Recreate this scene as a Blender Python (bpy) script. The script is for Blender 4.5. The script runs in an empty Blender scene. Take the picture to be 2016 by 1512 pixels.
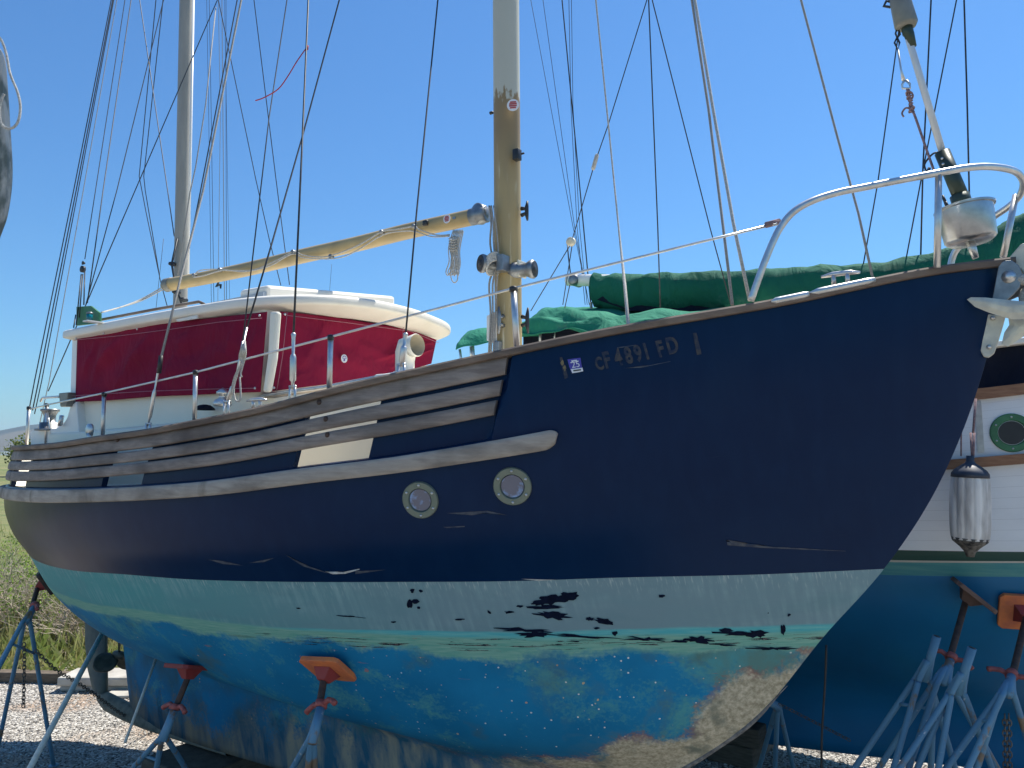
import bpy, bmesh, math, random
import numpy as np
from mathutils import Vector, Matrix, noise
from mathutils.bvhtree import BVHTree
random.seed(7); rng = np.random.default_rng(5)
C = bpy.context.scene.collection
R = math.radians
# ---------------------------------------------------------------- camera, sky, sun
F = 1514.0; EYE = 2.3; PITCH = math.atan(132/F)
cam = bpy.data.objects.new('camera', bpy.data.cameras.new('camera')); C.objects.link(cam)
cam.data.sensor_width = 36; cam.data.lens = 36*F/2016
cam.data.clip_start = .05; cam.data.clip_end = 20000
cam.location = (0, 0, EYE); cam.rotation_euler = (R(90)+PITCH, 0, 0)
bpy.context.scene.camera = cam
HAZE = 1e-4
SUN_EL = R(60); SUN_AZ = R(46)      # azimuth from +Y towards +X
w = bpy.data.worlds.new('World'); bpy.context.scene.world = w; w.use_nodes = True
nt = w.node_tree; bg = nt.nodes['Background']
sky = nt.nodes.new('ShaderNodeTexSky'); sky.sky_type = 'NISHITA'; sky.sun_disc = False
sky.sun_elevation = SUN_EL; sky.sun_rotation = SUN_AZ; sky.altitude = 0
sky.air_density = 1.25; sky.dust_density = 0.3; sky.ozone_density = 3.0
tint = nt.nodes.new('ShaderNodeMix'); tint.data_type = 'RGBA'; tint.blend_type = 'MULTIPLY'; tint.inputs[0].default_value = 1; tint.inputs[7].default_value = (.42, .72, 1.0, 1)
nt.links.new(sky.outputs[0], tint.inputs[6]); nt.links.new(tint.outputs[2], bg.inputs[0]); bg.inputs[1].default_value = 0.1
sl = bpy.data.lights.new('sun', 'SUN'); sl.energy = 5.0; sl.angle = R(.5); sl.color = (1, .95, .87)
so = bpy.data.objects.new('sun', sl); C.objects.link(so)
SD = Vector((math.cos(SUN_EL)*math.sin(SUN_AZ), math.cos(SUN_EL)*math.cos(SUN_AZ), math.sin(SUN_EL)))
so.rotation_euler = SD.to_track_quat('Z', 'Y').to_euler(); so.location = (5, 5, 20)
vs = bpy.context.scene.view_settings
vs.view_transform = 'Standard'; vs.look = 'None'; vs.exposure = 0.55; vs.gamma = 1
bpy.context.scene.cycles.max_bounces = 6
# ---------------------------------------------------------------- geometry helpers
TH = R(34); CP, SP = math.cos(PITCH), math.sin(PITCH)
M0 = np.array([-.028, 4.2]); UU = np.array([math.cos(TH), -math.sin(TH)]); VV = np.array([-math.sin(TH), -math.cos(TH)])
U3 = Vector((UU[0], UU[1], 0)); V3 = Vector((VV[0], VV[1], 0)); Z3 = Vector((0, 0, 1))
def W(u, v, z): return Vector((M0[0]+UU[0]*u+VV[0]*v, M0[1]+UU[1]*u+VV[1]*v, z))
def ray(px, py):
    a = (px-1008)/F; c = (756-py)/F
    return Vector((a, CP-c*SP, SP+c*CP))
EYEP = Vector((0, 0, EYE))
def proj(p):
    y, z = p[1], p[2]-EYE
    fy = y*CP+z*SP; up = -y*SP+z*CP
    return 1008+F*p[0]/fy, 756-F*up/fy
def onplane(px, py, p0, n):
    d = ray(px, py); return EYEP + d*((p0-EYEP).dot(n)/d.dot(n))
def onv(px, py, v): return onplane(px, py, W(0, v, 0), V3)
def onz(px, py, z): return onplane(px, py, Vector((0, 0, z)), Z3)
def ony(px, py, Y): return onplane(px, py, Vector((0, Y, 0)), Vector((0, 1, 0)))
def interp(tab, u):                                     # smooth interpolation of a sorted table
    xs = [a for a, b in tab]; ys = [b for a, b in tab]
    if u <= xs[0]: return ys[0]
    if u >= xs[-1]: return ys[-1]
    i = max(k for k in range(len(xs)) if xs[k] <= u); i = min(i, len(xs)-2)
    h = xs[i+1]-xs[i]; t = (u-xs[i])/h
    def sl_(k):
        if k == 0: return (ys[1]-ys[0])/(xs[1]-xs[0])
        if k == len(xs)-1: return (ys[-1]-ys[-2])/(xs[-1]-xs[-2])
        return (ys[k+1]-ys[k-1])/(xs[k+1]-xs[k-1])
    m0, m1 = sl_(i)*h, sl_(i+1)*h
    return (2*t**3-3*t*t+1)*ys[i]+(t**3-2*t*t+t)*m0+(-2*t**3+3*t*t)*ys[i+1]+(t**3-t*t)*m1
def link(name, me, m, parent=None, smooth=True):
    if smooth: me.polygons.foreach_set('use_smooth', [True]*len(me.polygons))
    o = bpy.data.objects.new(name, me); C.objects.link(o)
    for k in (m if isinstance(m, (list, tuple)) else [m]): me.materials.append(k)
    if parent is not None:
        o.parent = parent
        if parent.type == 'EMPTY': o.matrix_parent_inverse = Matrix.Translation(-parent.location)
    return o
class MB:
    def __init__(s): s.v = []; s.f = []; s.mi = []
    def add(s, vs_, fs, mi=0):
        b = len(s.v); s.v += [tuple(x) for x in vs_]; s.f += [tuple(b+i for i in f) for f in fs]; s.mi += [mi]*len(fs); return s
    def build(s, name, m, parent=None, smooth=True, bevel=0, auto=None):
        me = bpy.data.meshes.new(name); me.from_pydata(s.v, [], s.f); me.update()
        o = link(name, me, m, parent, smooth)
        if any(s.mi): me.polygons.foreach_set('material_index', s.mi)
        if auto and smooth:
            bm = bmesh.new(); bm.from_mesh(me)
            for e in bm.edges:
                if len(e.link_faces) == 2 and e.calc_face_angle(0) > R(auto): e.smooth = False
            bm.to_mesh(me); bm.free()
        if bevel:
            md = o.modifiers.new('b', 'BEVEL'); md.width = bevel; md.segments = 2; md.limit_method = 'ANGLE'
        return o
    def tube(s, pts, r, n=8, mi=0, cap=True):
        pts = [Vector(p) for p in pts]; k = len(pts)
        rs = r if isinstance(r, (list, tuple)) else [r]*k
        vs_ = []; prev = None
        for i, p in enumerate(pts):
            t = (pts[min(i+1, k-1)]-pts[max(i-1, 0)])
            if t.length < 1e-9: t = Vector((0, 0, 1))
            t.normalize()
            if prev is None:
                a = Vector((0, 0, 1)) if abs(t.z) < .9 else Vector((1, 0, 0)); prev = t.cross(a).normalized()
            x = (prev-t*prev.dot(t)).normalized(); prev = x; y = t.cross(x)
            for j in range(n):
                an = 2*math.pi*j/n; vs_.append(p+(x*math.cos(an)+y*math.sin(an))*rs[i])
        fs = [(i*n+j, i*n+(j+1) % n, (i+1)*n+(j+1) % n, (i+1)*n+j) for i in range(k-1) for j in range(n)]
        if cap: fs += [tuple(range(n-1, -1, -1)), tuple((k-1)*n+j for j in range(n))]
        return s.add(vs_, fs, mi)
    def lathe(s, o, ax, prof, n=24, mi=0):               # prof: list of (distance along the axis, radius)
        ax = Vector(ax).normalized(); a = Vector((0, 0, 1)) if abs(ax.z) < .9 else Vector((1, 0, 0))
        x = ax.cross(a).normalized(); y = ax.cross(x); o = Vector(o); vs_ = []
        for h, r in prof:
            for j in range(n):
                an = 2*math.pi*j/n; vs_.append(o+ax*h+(x*math.cos(an)+y*math.sin(an))*max(r, 1e-4))
        k = len(prof)
        fs = [(i*n+j, i*n+(j+1) % n, (i+1)*n+(j+1) % n, (i+1)*n+j) for i in range(k-1) for j in range(n)]
        fs += [tuple(range(n-1, -1, -1)), tuple((k-1)*n+j for j in range(n))]
        return s.add(vs_, fs, mi)
    def box(s, c, x, y, z, mi=0):                        # centre and three half-axis vectors
        c, x, y, z = Vector(c), Vector(x), Vector(y), Vector(z)
        vs_ = [c+x*a+y*b+z*d for a in (-1, 1) for b in (-1, 1) for d in (-1, 1)]
        return s.add(vs_, [(0, 1, 3, 2), (4, 6, 7, 5), (0, 4, 5, 1), (2, 3, 7, 6), (0, 2, 6, 4), (1, 5, 7, 3)], mi)
    def prism(s, poly, d, mi=0):                         # polygon of 3D points pushed along d
        n = len(poly); d = Vector(d); vs_ = [Vector(p) for p in poly]+[Vector(p)+d for p in poly]
        return s.add(vs_, [tuple(range(n-1, -1, -1)), tuple(range(n, 2*n))]+[(i, (i+1) % n, n+(i+1) % n, n+i) for i in range(n)], mi)
    def grid(s, rows, mi=0, closed=False):
        nr, nc = len(rows), len(rows[0]); vs_ = [p for r_ in rows for p in r_]
        cc = nc if closed else nc-1
        return s.add(vs_, [(i*nc+j, i*nc+(j+1) % nc, (i+1)*nc+(j+1) % nc, (i+1)*nc+j) for i in range(nr-1) for j in range(cc)], mi)
def smoothpts(pts, n=8):
    P = [Vector(p) for p in pts]; out = []
    for i in range(len(P)-1):
        a, b, c, d = P[max(i-1, 0)], P[i], P[i+1], P[min(i+2, len(P)-1)]
        for k in range(n):
            t = k/n; out.append(.5*((2*b)+(c-a)*t+(2*a-5*b+4*c-d)*t*t+(3*b-a-3*c+d)*t**3))
    out.append(P[-1]); return out
def thing(name, label, cat, loc, group=None):
    o = bpy.data.objects.new(name, None); C.objects.link(o); o.location = loc; o.empty_display_size = .2
    o['label'] = label; o['category'] = cat
    if group: o['group'] = group
    return o
def tag(o, label=None, cat=None, group=None, kind=None):
    if label: o['label'] = label
    if cat: o['category'] = cat
    if group: o['group'] = group
    if kind: o['kind'] = kind
    return o
# ---------------------------------------------------------------- materials
class N:
    """small node-graph helper"""
    def __init__(s, name):
        s.m = bpy.data.materials.new(name); s.m.use_nodes = True; s.t = s.m.node_tree; s.b = s.t.nodes['Principled BSDF']
        s.co = s.t.nodes.new('ShaderNodeTexCoord').outputs['Object']
    def n(s, ty, **k):
        q = s.t.nodes.new(ty)
        for a, b in k.items(): setattr(q, a, b)
        return q
    def put(s, sock, v):
        if isinstance(v, bpy.types.NodeSocket): s.t.links.new(v, sock)
        elif isinstance(v, (tuple, list)) and sock.type == 'RGBA' and len(v) == 3: sock.default_value = (*v, 1)
        else: sock.default_value = v
    def mp(s, scale, co=None):
        q = s.n('ShaderNodeMapping'); s.put(q.inputs[0], co or s.co); q.inputs[3].default_value = scale if isinstance(scale, tuple) else (scale,)*3; return q.outputs[0]
    def noise(s, scale, det=4, co=None, dist=0, rough=.55):
        q = s.n('ShaderNodeTexNoise'); s.put(q.inputs['Vector'], co or s.co); q.inputs['Scale'].default_value = scale; q.inputs['Detail'].default_value = det
        q.inputs['Distortion'].default_value = dist; q.inputs['Roughness'].default_value = rough; return q.outputs['Fac']
    def vor(s, scale, co=None, out='Distance', feat='F1'):
        q = s.n('ShaderNodeTexVoronoi', feature=feat); s.put(q.inputs['Vector'], co or s.co); q.inputs['Scale'].default_value = scale; return q.outputs[out]
    def ramp(s, v, a, b):
        q = s.n('ShaderNodeMapRange'); s.put(q.inputs[0], v); s.put(q.inputs[1], a); s.put(q.inputs[2], b); return q.outputs[0]
    def ma(s, op, a, b=0.0, c=None):
        q = s.n('ShaderNodeMath', operation=op); s.put(q.inputs[0], a); s.put(q.inputs[1], b)
        if c is not None: s.put(q.inputs[2], c)
        return q.outputs[0]
    def mix(s, f, a, b, mode='MIX'):
        q = s.n('ShaderNodeMix', data_type='RGBA', blend_type=mode); s.put(q.inputs[0], f); s.put(q.inputs[6], a); s.put(q.inputs[7], b); return q.outputs[2]
    def bump(s, h, strength=.3, dist=.01):
        q = s.n('ShaderNodeBump'); s.put(q.inputs['Height'], h); q.inputs['Strength'].default_value = strength; q.inputs['Distance'].default_value = dist
        s.put(s.b.inputs['Normal'], q.outputs[0]); return s
    def col(s, c): s.put(s.b.inputs['Base Color'], c); return s
    def rough(s, r): s.put(s.b.inputs['Roughness'], r); return s
    def xyz(s, co=None):
        q = s.n('ShaderNodeSeparateXYZ'); s.put(q.inputs[0], co or s.co); return q.outputs
def simple(name, c1, c2=None, rough=.5, metal=0, scale=8, bump=0, bd=.004, stretch=None, lo=.35, hi=.65, bs=None):
    g = N(name); co = g.mp(stretch) if stretch else None
    if c2: g.col(g.mix(g.ramp(g.noise(scale, 6, co), lo, hi), c1, c2))
    else: g.col(c1)
    g.rough(g.ramp(g.noise(scale*2, 3, co), -.5, 1.5)); g.b.inputs['Roughness'].default_value = rough
    g.t.links.remove(g.b.inputs['Roughness'].links[0])
    g.b.inputs['Metallic'].default_value = metal
    if bump: g.bump(g.noise(bs or scale*3, 5, co), bump, bd)
    return g.m
MT = {}
MT['steel'] = simple('stainless_steel', (.72, .72, .70), (.56, .56, .55), .34, .8, 20)
MT['alu'] = simple('dull_aluminium', (.33, .34, .34), (.2, .21, .22), .42, .8, 15)
MT['galv'] = simple('galvanised', (.74, .70, .55), (.52, .50, .42), .55, .25, 14, .2, .003)
MT['black'] = simple('black_plastic', (.015, .016, .018), (.03, .03, .03), .45)
MT['wire'] = simple('wire', (.02, .024, .03), (.05, .055, .06), .5, .3, 40)
MT['wirelight'] = simple('grey_rope', (.42, .40, .36), (.24, .23, .21), .85, 0, 220, .6, .003)
MT['rope'] = simple('pale_rope', (.62, .6, .54), (.36, .34, .3), .9, 0, 160, .7, .003)
MT['redcord'] = simple('red_cord', (.5, .03, .03), (.3, .02, .02), .8)
MT['pinkrope'] = simple('faded_red_rope', (.33, .21, .21), (.17, .12, .13), .9, 0, 90, .5)
MT['cream'] = simple('cream_gelcoat', (.88, .83, .70), (.82, .77, .63), .35, 0, 3, .06, .004, lo=.3, hi=.8)
MT['white'] = simple('white_gelcoat', (.88, .85, .79), (.81, .79, .73), .3, 0, 4, .04, .004, lo=.3, hi=.8)
MT['roofwhite'] = simple('chalky_white', (.86, .82, .73), (.78, .74, .64), .5, 0, 5, .1, .004)
MT['ventin'] = simple('vent_throat', (.55, .48, .34), (.45, .38, .26), .5)
MT['darkwood'] = simple('oiled_teak', (.24, .10, .045), (.36, .17, .08), .5, 0, 6, .3, .003, stretch=(2, 2, 14))
MT['glass'] = simple('port_glass', (.24, .36, .58), (.15, .15, .19), .08, 0, 14, 0, .004, lo=.42, hi=.5)  # blue sky reflection is painted into the base colour
MT['brass'] = simple('verdigris_bronze', (.15, .19, .155), (.19, .215, .165), .5, .3, 12, .1, .002)
MT['greenbox'] = simple('green_paint', (.05, .20, .085), (.035, .14, .06), .5, 0, 9)
MT['teal'] = simple('teal_lens', (0, .16, .2), None, .15)
MT['orange'] = simple('worn_orange', (.78, .22, .06), (.55, .15, .07), .7, 0, 12, .2, .003)
MT['redpad'] = simple('worn_red', (.30, .035, .03), (.2, .03, .025), .6, 0, 14, .2, .003)
MT['redmetal'] = simple('red_handle', (.46, .12, .10), (.28, .07, .06), .6, .1, 30, .2, .002)
MT['brownpad'] = simple('brown_ply_pad', (.20, .12, .09), (.12, .07, .055), .8, 0, 12, .3, .003)
MT['screw'] = simple('rusty_screw', (.06, .045, .04), (.12, .07, .05), .7, .4, 30, .5, .003)
MT['pole'] = simple('pale_pole', (.85, .80, .68), (.7, .66, .55), .7, 0, 20)
MT['block'] = simple('weathered_timber', (.16, .125, .09), (.09, .07, .05), .9, 0, 4, .5, .01, stretch=(3, 3, 20))
MT['concrete'] = simple('concrete', (.5, .47, .41), (.36, .33, .28), .9, 0, 6, .4, .01)
MT['chain'] = simple('chain_steel', (.2, .17, .14), (.1, .09, .08), .6, .7, 30)
MT['sleeve'] = simple('dark_green_sleeve', (.03, .05, .038), (.05, .07, .045), .35, .2, 10)
MT['foil'] = simple('furler_foil', (.62, .66, .7), (.55, .58, .6), .4, .2, 10)
MT['greybody'] = simple('swivel_body', (.27, .26, .22), (.2, .2, .17), .45, .3, 12)
MT['sticker_blue'] = simple('sticker_blue', (.06, .05, .36), None, .4)
MT['sticker_white'] = simple('sticker_white', (.8, .8, .8), (.7, .72, .75), .4, 0, 60)
MT['sticker_red'] = simple('sticker_red', (.5, .06, .06), (.4, .1, .1), .45, 0, 60)
MT['navyflake'] = simple('bared_navy', (.001, .004, .016), (.003, .009, .03), .7, 0, 30); MT['navyflake'].node_tree.nodes['Principled BSDF'].inputs['Specular IOR Level'].default_value = .1
MT['scratch'] = simple('pale_scratch', (.085, .095, .11), (.012, .026, .06), .6, 0, 30)
MT['scratchw'] = simple('white_scratch', (.6, .6, .56), (.35, .36, .36), .6, 0, 60)
MT['ghost'] = simple('faded_lettering', (.058, .05, .046), (.003, .014, .045), .6, 0, 45, lo=.38, hi=.58)
MT['gold'] = simple('faded_gold', (.32, .24, .1), (.1, .08, .05), .6, 0, 60)
MT['seam'] = simple('seam_thread', (.42, .2, .24), None, .8)
def wood_mat(name, a, b, c):
    g = N(name); q = g.xyz()
    # grain runs along the boat: u = x*cos - y*sin
    along = g.ma('ADD', g.ma('MULTIPLY', q[0], UU[0]), g.ma('MULTIPLY', q[1], UU[1]))
    cb = g.n('ShaderNodeCombineXYZ'); g.put(cb.inputs[0], g.ma('MULTIPLY', along, 1.2)); g.put(cb.inputs[1], g.ma('MULTIPLY', q[2], 30.0)); g.put(cb.inputs[2], g.ma('MULTIPLY', g.ma('SUBTRACT', q[0], q[1]), 3.0))
    gr = g.noise(1.6, 8, cb.outputs[0], .6, .65); bl = g.noise(2.2, 4); 
    c1 = g.mix(g.ramp(gr, .35, .68), a, b)
    c2 = g.mix(g.ramp(bl, .52, .72), c1, c)
    st = g.noise(7, 6, g.mp((1, 1, .3))); dk = g.noise(2.6, 5, g.mp((1, 1, 3)))
    c2 = g.mix(g.ma('MULTIPLY', g.ramp(dk, .48, .62), .5), c2, (.07, .06, .055))
    c3 = g.mix(g.ma('MULTIPLY', g.ramp(st, .62, .76), .6), c2, (.08, .07, .04))
    g.col(c3).rough(.8).bump(gr, .35, .004); return g.m
MT['teak'] = wood_mat('grey_teak', (.21, .17, .145), (.33, .28, .24), (.13, .10, .085))
MT['teakpale'] = wood_mat('pale_teak', (.33, .285, .24), (.45, .395, .33), (.23, .195, .16))
MT['capwood'] = wood_mat('cap_teak', (.16, .115, .085), (.25, .19, .145), (.1, .07, .055))
def canvas_mat(name, a, b, folds=.5, rough=.9, fade=None):
    g = N(name); n1 = g.noise(1.6, 3, None, .8); n2 = g.noise(3.5, 3, g.mp((1.5, 1, .6)), 1.2)
    c = g.mix(g.ramp(n1, .35, .65), a, b)
    if fade: c = g.mix(g.ramp(g.noise(5, 6), .62, .78), c, fade)
    g.col(c).rough(rough); g.b.inputs['Specular IOR Level'].default_value = .2
    g.bump(g.ma('ADD', n2, g.ma('MULTIPLY', g.noise(400, 2), .03)), folds, .08); return g.m
MT['maroon'] = canvas_mat('maroon_canvas', (.27, .010, .042), (.20, .008, .038), .45)
MT['greencanvas'] = canvas_mat('green_canvas', (.015, .17, .10), (.025, .22, .135), .5, .85, (.08, .2, .15))
MT['darkgreen'] = canvas_mat('dark_green_canvas', (.008, .10, .06), (.014, .14, .085), .7, .85, (.06, .16, .12))
MT['darkcanvas'] = canvas_mat('dark_canvas', (.006, .009, .02), (.012, .016, .03), .4)
def mast_mat():
    g = N('weathered_mast'); q = g.xyz()
    zz = g.ma('ADD', q[2], g.ma('MULTIPLY', g.ma('SUBTRACT', g.noise(14, 5, g.mp((3, 3, 1))), .5), .22))
    gold = g.mix(g.ramp(g.noise(3, 6, g.mp((4, 4, .6))), .35, .68), (.42, .31, .135), (.31, .245, .13))
    gold = g.mix(g.ramp(g.noise(9, 7, g.mp((4, 4, .35))), .6, .72), gold, (.6, .53, .36))
    brown = g.mix(g.ramp(q[2], 3.75, 4.1), gold, (.27, .19, .09))
    f = g.ramp(zz, 4.285, 4.305)
    g.col(g.mix(f, brown, (.50, .49, .40))).rough(.5).bump(g.noise(40, 4), .1, .003); return g.m
MT['mast'] = mast_mat()
MT['mizzen'] = simple('grey_spar', (.36, .345, .30), (.29, .28, .245), .45, 0, 5, .05, .003, stretch=(3, 3, .5))
MT['gold_spar'] = simple('golden_spar', (.50, .37, .17), (.36, .27, .13), .42, 0, 5, .08, .003)
def hull_mat():
    g = N('painted_hull'); uv = g.n('ShaderNodeUVMap'); uv.uv_map = 'UVMap'; q = g.xyz(uv.outputs[0]); u, lv = q[0], q[1]
    wear = g.n('ShaderNodeAttribute'); wear.attribute_name = 'wear'; wr = wear.outputs['Fac']
    cb = g.n('ShaderNodeCombineXYZ'); g.put(cb.inputs[0], u); g.put(cb.inputs[1], lv); S = cb.outputs[0]
    # navy topsides
    navy = g.mix(g.ramp(g.noise(1.3, 4), .35, .7), (.0010, .0155, .055), (.0018, .0205, .066))
    aft = g.ramp(u, -1.2, -3.2)
    navy = g.mix(g.ma('MULTIPLY', aft, g.ramp(g.noise(1.2, 5, g.mp((1, 1, .6))), .3, .7)), navy, (.016, .016, .024))  # brownish reflection towards the stern, mixed into the paint colour
    vst = g.noise(6, 6, g.mp((3, .25, 1), S), .2)
    navy = g.mix(g.ma('MULTIPLY', g.ramp(vst, .45, .75), .5), navy, (.0045, .026, .075))
    chalk = g.ma('MULTIPLY', g.ramp(g.noise(.9, 5, None, .6), .5, .72), g.ramp(lv, 2.6, .6))
    navy = g.mix(g.ma('MULTIPLY', chalk, .55), navy, (.007, .028, .066))
    scuf = g.noise(5, 8, g.mp((1.0, 5.0, 1), S), .4)
    navy = g.mix(g.ma('MULTIPLY', g.ramp(scuf, .68, .76), .22), navy, (.05, .07, .11))
    # boot stripe: teal aft, chalky grey forward, vertical drips
    drip = g.noise(9, 7, g.mp((4, .12, 1), S)); tf = g.ramp(u, -1.8, .35)
    boot = g.mix(g.ramp(g.ma('ADD', tf, g.ma('MULTIPLY', g.noise(3, 4, S), .3)), .2, 1.15), (.10, .33, .33), (.195, .30, .33))
    boot = g.mix(g.ma('MULTIPLY', g.ma('MULTIPLY', g.ramp(drip, .45, .85), .6), g.ramp(g.noise(1.6, 4, S), .4, .6)), boot, (.36, .53, .53))
    boot = g.mix(g.ma('MULTIPLY', g.ramp(g.noise(2.4, 6, S, .5), .5, .72), .35), boot, (.13, .25, .27))
    top = g.ma('MULTIPLY', g.ramp(lv, 4.3, 4.02), g.ramp(g.noise(24, 6, g.mp((6, .2, 1), S)), .55, .72))
    boot = g.mix(top, boot, (.48, .55, .53))
    bandn = g.ma('ADD', lv, g.ma('MULTIPLY', g.ma('SUBTRACT', g.noise(2.2, 5, g.mp((1, .6, 1), S)), .5), .10))
    teal = g.mix(g.ramp(g.noise(7, 5, g.mp((1, 3, 1), S)), .4, .7), (.09, .42, .45), (.19, .50, .47))
    green = g.mix(g.ramp(g.noise(8, 5, g.mp((1, 6, 1), S)), .35, .7), (.14, .38, .30), (.28, .48, .37))
    # blue antifouling with green bloom
    blue = g.mix(g.ramp(g.noise(2.2, 5), .4, .65), (.009, .175, .34), (.014, .225, .42))
    bl2 = g.noise(2.6, 9, g.mp((1, 1, 1.3)), .3, .65); fine = g.noise(60, 5)
    gmask = g.ramp(g.ma('ADD', bl2, g.ma('MULTIPLY', g.ma('SUBTRACT', fine, .5), .28)), g.ma('SUBTRACT', .52, g.ma('MULTIPLY', g.ramp(u, .75, 1.35), .16)), g.ma('SUBTRACT', .66, g.ma('MULTIPLY', g.ramp(u, .75, 1.35), .14)))
    blue = g.mix(g.ma('MULTIPLY', gmask, .72), blue, (.11, .36, .32))
    blue = g.mix(g.ma('MULTIPLY', g.ramp(g.noise(4, 7), .6, .72), .5), blue, (.10, .13, .075))
    blue = g.mix(g.ma('MULTIPLY', g.ma('MULTIPLY', g.ramp(lv, 5.9, 6.9), g.ramp(g.noise(2.4, 8, None, .4), .38, .62)), .75), blue, (.045, .10, .11))
    def dots(sc, th, c, dens, base):
        v = g.n('ShaderNodeTexVoronoi', feature='F1'); g.put(v.inputs['Vector'], g.co); v.inputs['Scale'].default_value = sc
        sep = g.n('ShaderNodeSeparateColor'); g.put(sep.inputs[0], v.outputs['Color'])
        m = g.ma('MULTIPLY', g.ma('LESS_THAN', g.ma('ADD', v.outputs['Distance'], g.ma('MULTIPLY', g.noise(90, 2), .12)), th), g.ma('GREATER_THAN', sep.outputs[0], dens))
        return g.mix(m, base, c)
    fwd = g.ramp(u, -1.2, .6)
    b0 = blue; blue = dots(16, .17, (.66, .48, .27), .80, blue); blue = dots(34, .20, (.85, .8, .7), .86, blue); blue = dots(44, .2, (.6, .5, .36), .9, blue); blue = dots(9, .18, (.5, .14, .09), .88, blue)
    blue = g.mix(fwd, b0, blue)
    blue = dots(15, .14, (.6, .36, .2), .93, blue)
    gr_ = g.ma('MULTIPLY', g.ramp(g.noise(3.2, 8, None, .5, .62), .50, .66), g.ramp(u, .1, .9))
    blue = g.mix(g.ma('MULTIPLY', gr_, .6), blue, (.13, .19, .14))
    # transitions by level
    c = g.mix(g.ramp(bandn, 4.86, 4.90), boot, teal)
    gl = g.ma('ADD', lv, g.ma('ADD', g.ma('MULTIPLY', g.ma('SUBTRACT', g.noise(3, 6, g.mp((1, .8, 1), S)), .5), .5), g.ma('MULTIPLY', g.ma('SUBTRACT', fine, .5), .12)))
    aftg = g.ramp(u, .2, -1.6)
    c = g.mix(g.ma('MULTIPLY', g.ramp(g.ma('ADD', bandn, g.ma('MULTIPLY', aftg, .22)), 4.96, 5.02), 1.0), c, green)
    c = g.mix(g.ramp(g.ma('ADD', gl, g.ma('MULTIPLY', aftg, .15)), 5.12, 5.2), c, blue)
    # black flaking line where the boot stripe meets the antifouling
    fl = g.noise(3.2, 9, g.mp((1.6, 16, 1), S), .5, .7)
    near = g.ma('SUBTRACT', 1.0, g.ma('ABSOLUTE', g.ma('DIVIDE', g.ma('SUBTRACT', lv, 5.06), .10)))
    fm = g.ma('MULTIPLY', g.ma('GREATER_THAN', g.ma('ADD', fl, g.ma('MULTIPLY', near, .12)), .665), g.ma('GREATER_THAN', near, 0.0))
    fm = g.ma('MULTIPLY', fm, g.ramp(u, -1.2, -.3))
    c = g.mix(fm, c, g.mix(g.ramp(g.noise(60, 3), .45, .55), (.006, .01, .022), (.10, .08, .08)))
    rm = g.ma('MULTIPLY', g.ramp(g.noise(7, 7, g.mp((1, 4, 1), S)), .66, .72), g.ma('GREATER_THAN', g.ma('SUBTRACT', 1.0, g.ma('ABSOLUTE', g.ma('DIVIDE', g.ma('SUBTRACT', lv, 5.12), .25))), 0.0))
    c = g.mix(g.ma('MULTIPLY', rm, .6), c, (.42, .15, .11))
    # bare and fouled area on the forefoot and keel
    wn = g.ma('ADD', wr, g.ma('ADD', g.ma('MULTIPLY', g.ma('SUBTRACT', g.noise(5, 8), .5), .8), g.ma('MULTIPLY', g.ma('SUBTRACT', fine, .5), .4)))
    tan = g.mix(g.ramp(g.noise(45, 7, None, 0, .7), .36, .66), (.30, .26, .17), (.66, .58, .42))
    tan = g.mix(g.ramp(g.noise(6, 5), .56, .68), tan, (.19, .2, .15))
    kstreak = g.mix(g.ramp(g.noise(5, 8, g.mp((1.6, 1.6, .35)), .4), .40, .60), (.03, .13, .20), (.36, .335, .25))
    kdark = g.mix(g.ramp(g.noise(5, 8, g.mp((1.6, 1.6, .35)), .4), .40, .66), (.02, .075, .12), (.24, .20, .14))
    kcol = g.mix(g.ramp(u, -2.4, -1.2), kdark, kstreak)
    tan = g.mix(g.ramp(lv, 6.6, 6.9), tan, g.mix(g.ramp(u, -.2, .5), kcol, tan))
    c = g.mix(g.ma('MULTIPLY', g.ma('MULTIPLY', g.ramp(wn, .34, .46), .7), g.ma('MULTIPLY', g.ramp(g.noise(9, 6), .45, .6), g.ramp(lv, 7.4, 6.4))), c, (.30, .09, .07))
    c = g.mix(g.ramp(wn, .42, .62), c, tan)
    f = g.ma('GREATER_THAN', lv, 4.0)
    g.col(g.mix(f, navy, c)); g.rough(g.mix(f, (.33,)*3, (.75,)*3)); g.b.inputs['Specular IOR Level'].default_value = .13
    g.bump(g.ma('ADD', g.ma('MULTIPLY', g.noise(1.8, 2), .5), g.ma('MULTIPLY', g.ma('MULTIPLY', f, g.noise(60, 5)), .06)), .25, .05)
    return g.m
MT['hull'] = hull_mat()
def navy_mat():
    g = N('navy_bulwark'); g.col(g.mix(g.ramp(g.noise(1.3, 4), .35, .7), (.0010, .0155, .055), (.0018, .0205, .066))).rough(.33); g.b.inputs['Specular IOR Level'].default_value = .13; g.bump(g.noise(1.8, 2), .2, .03); return g.m
MT['navy'] = navy_mat()
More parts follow.
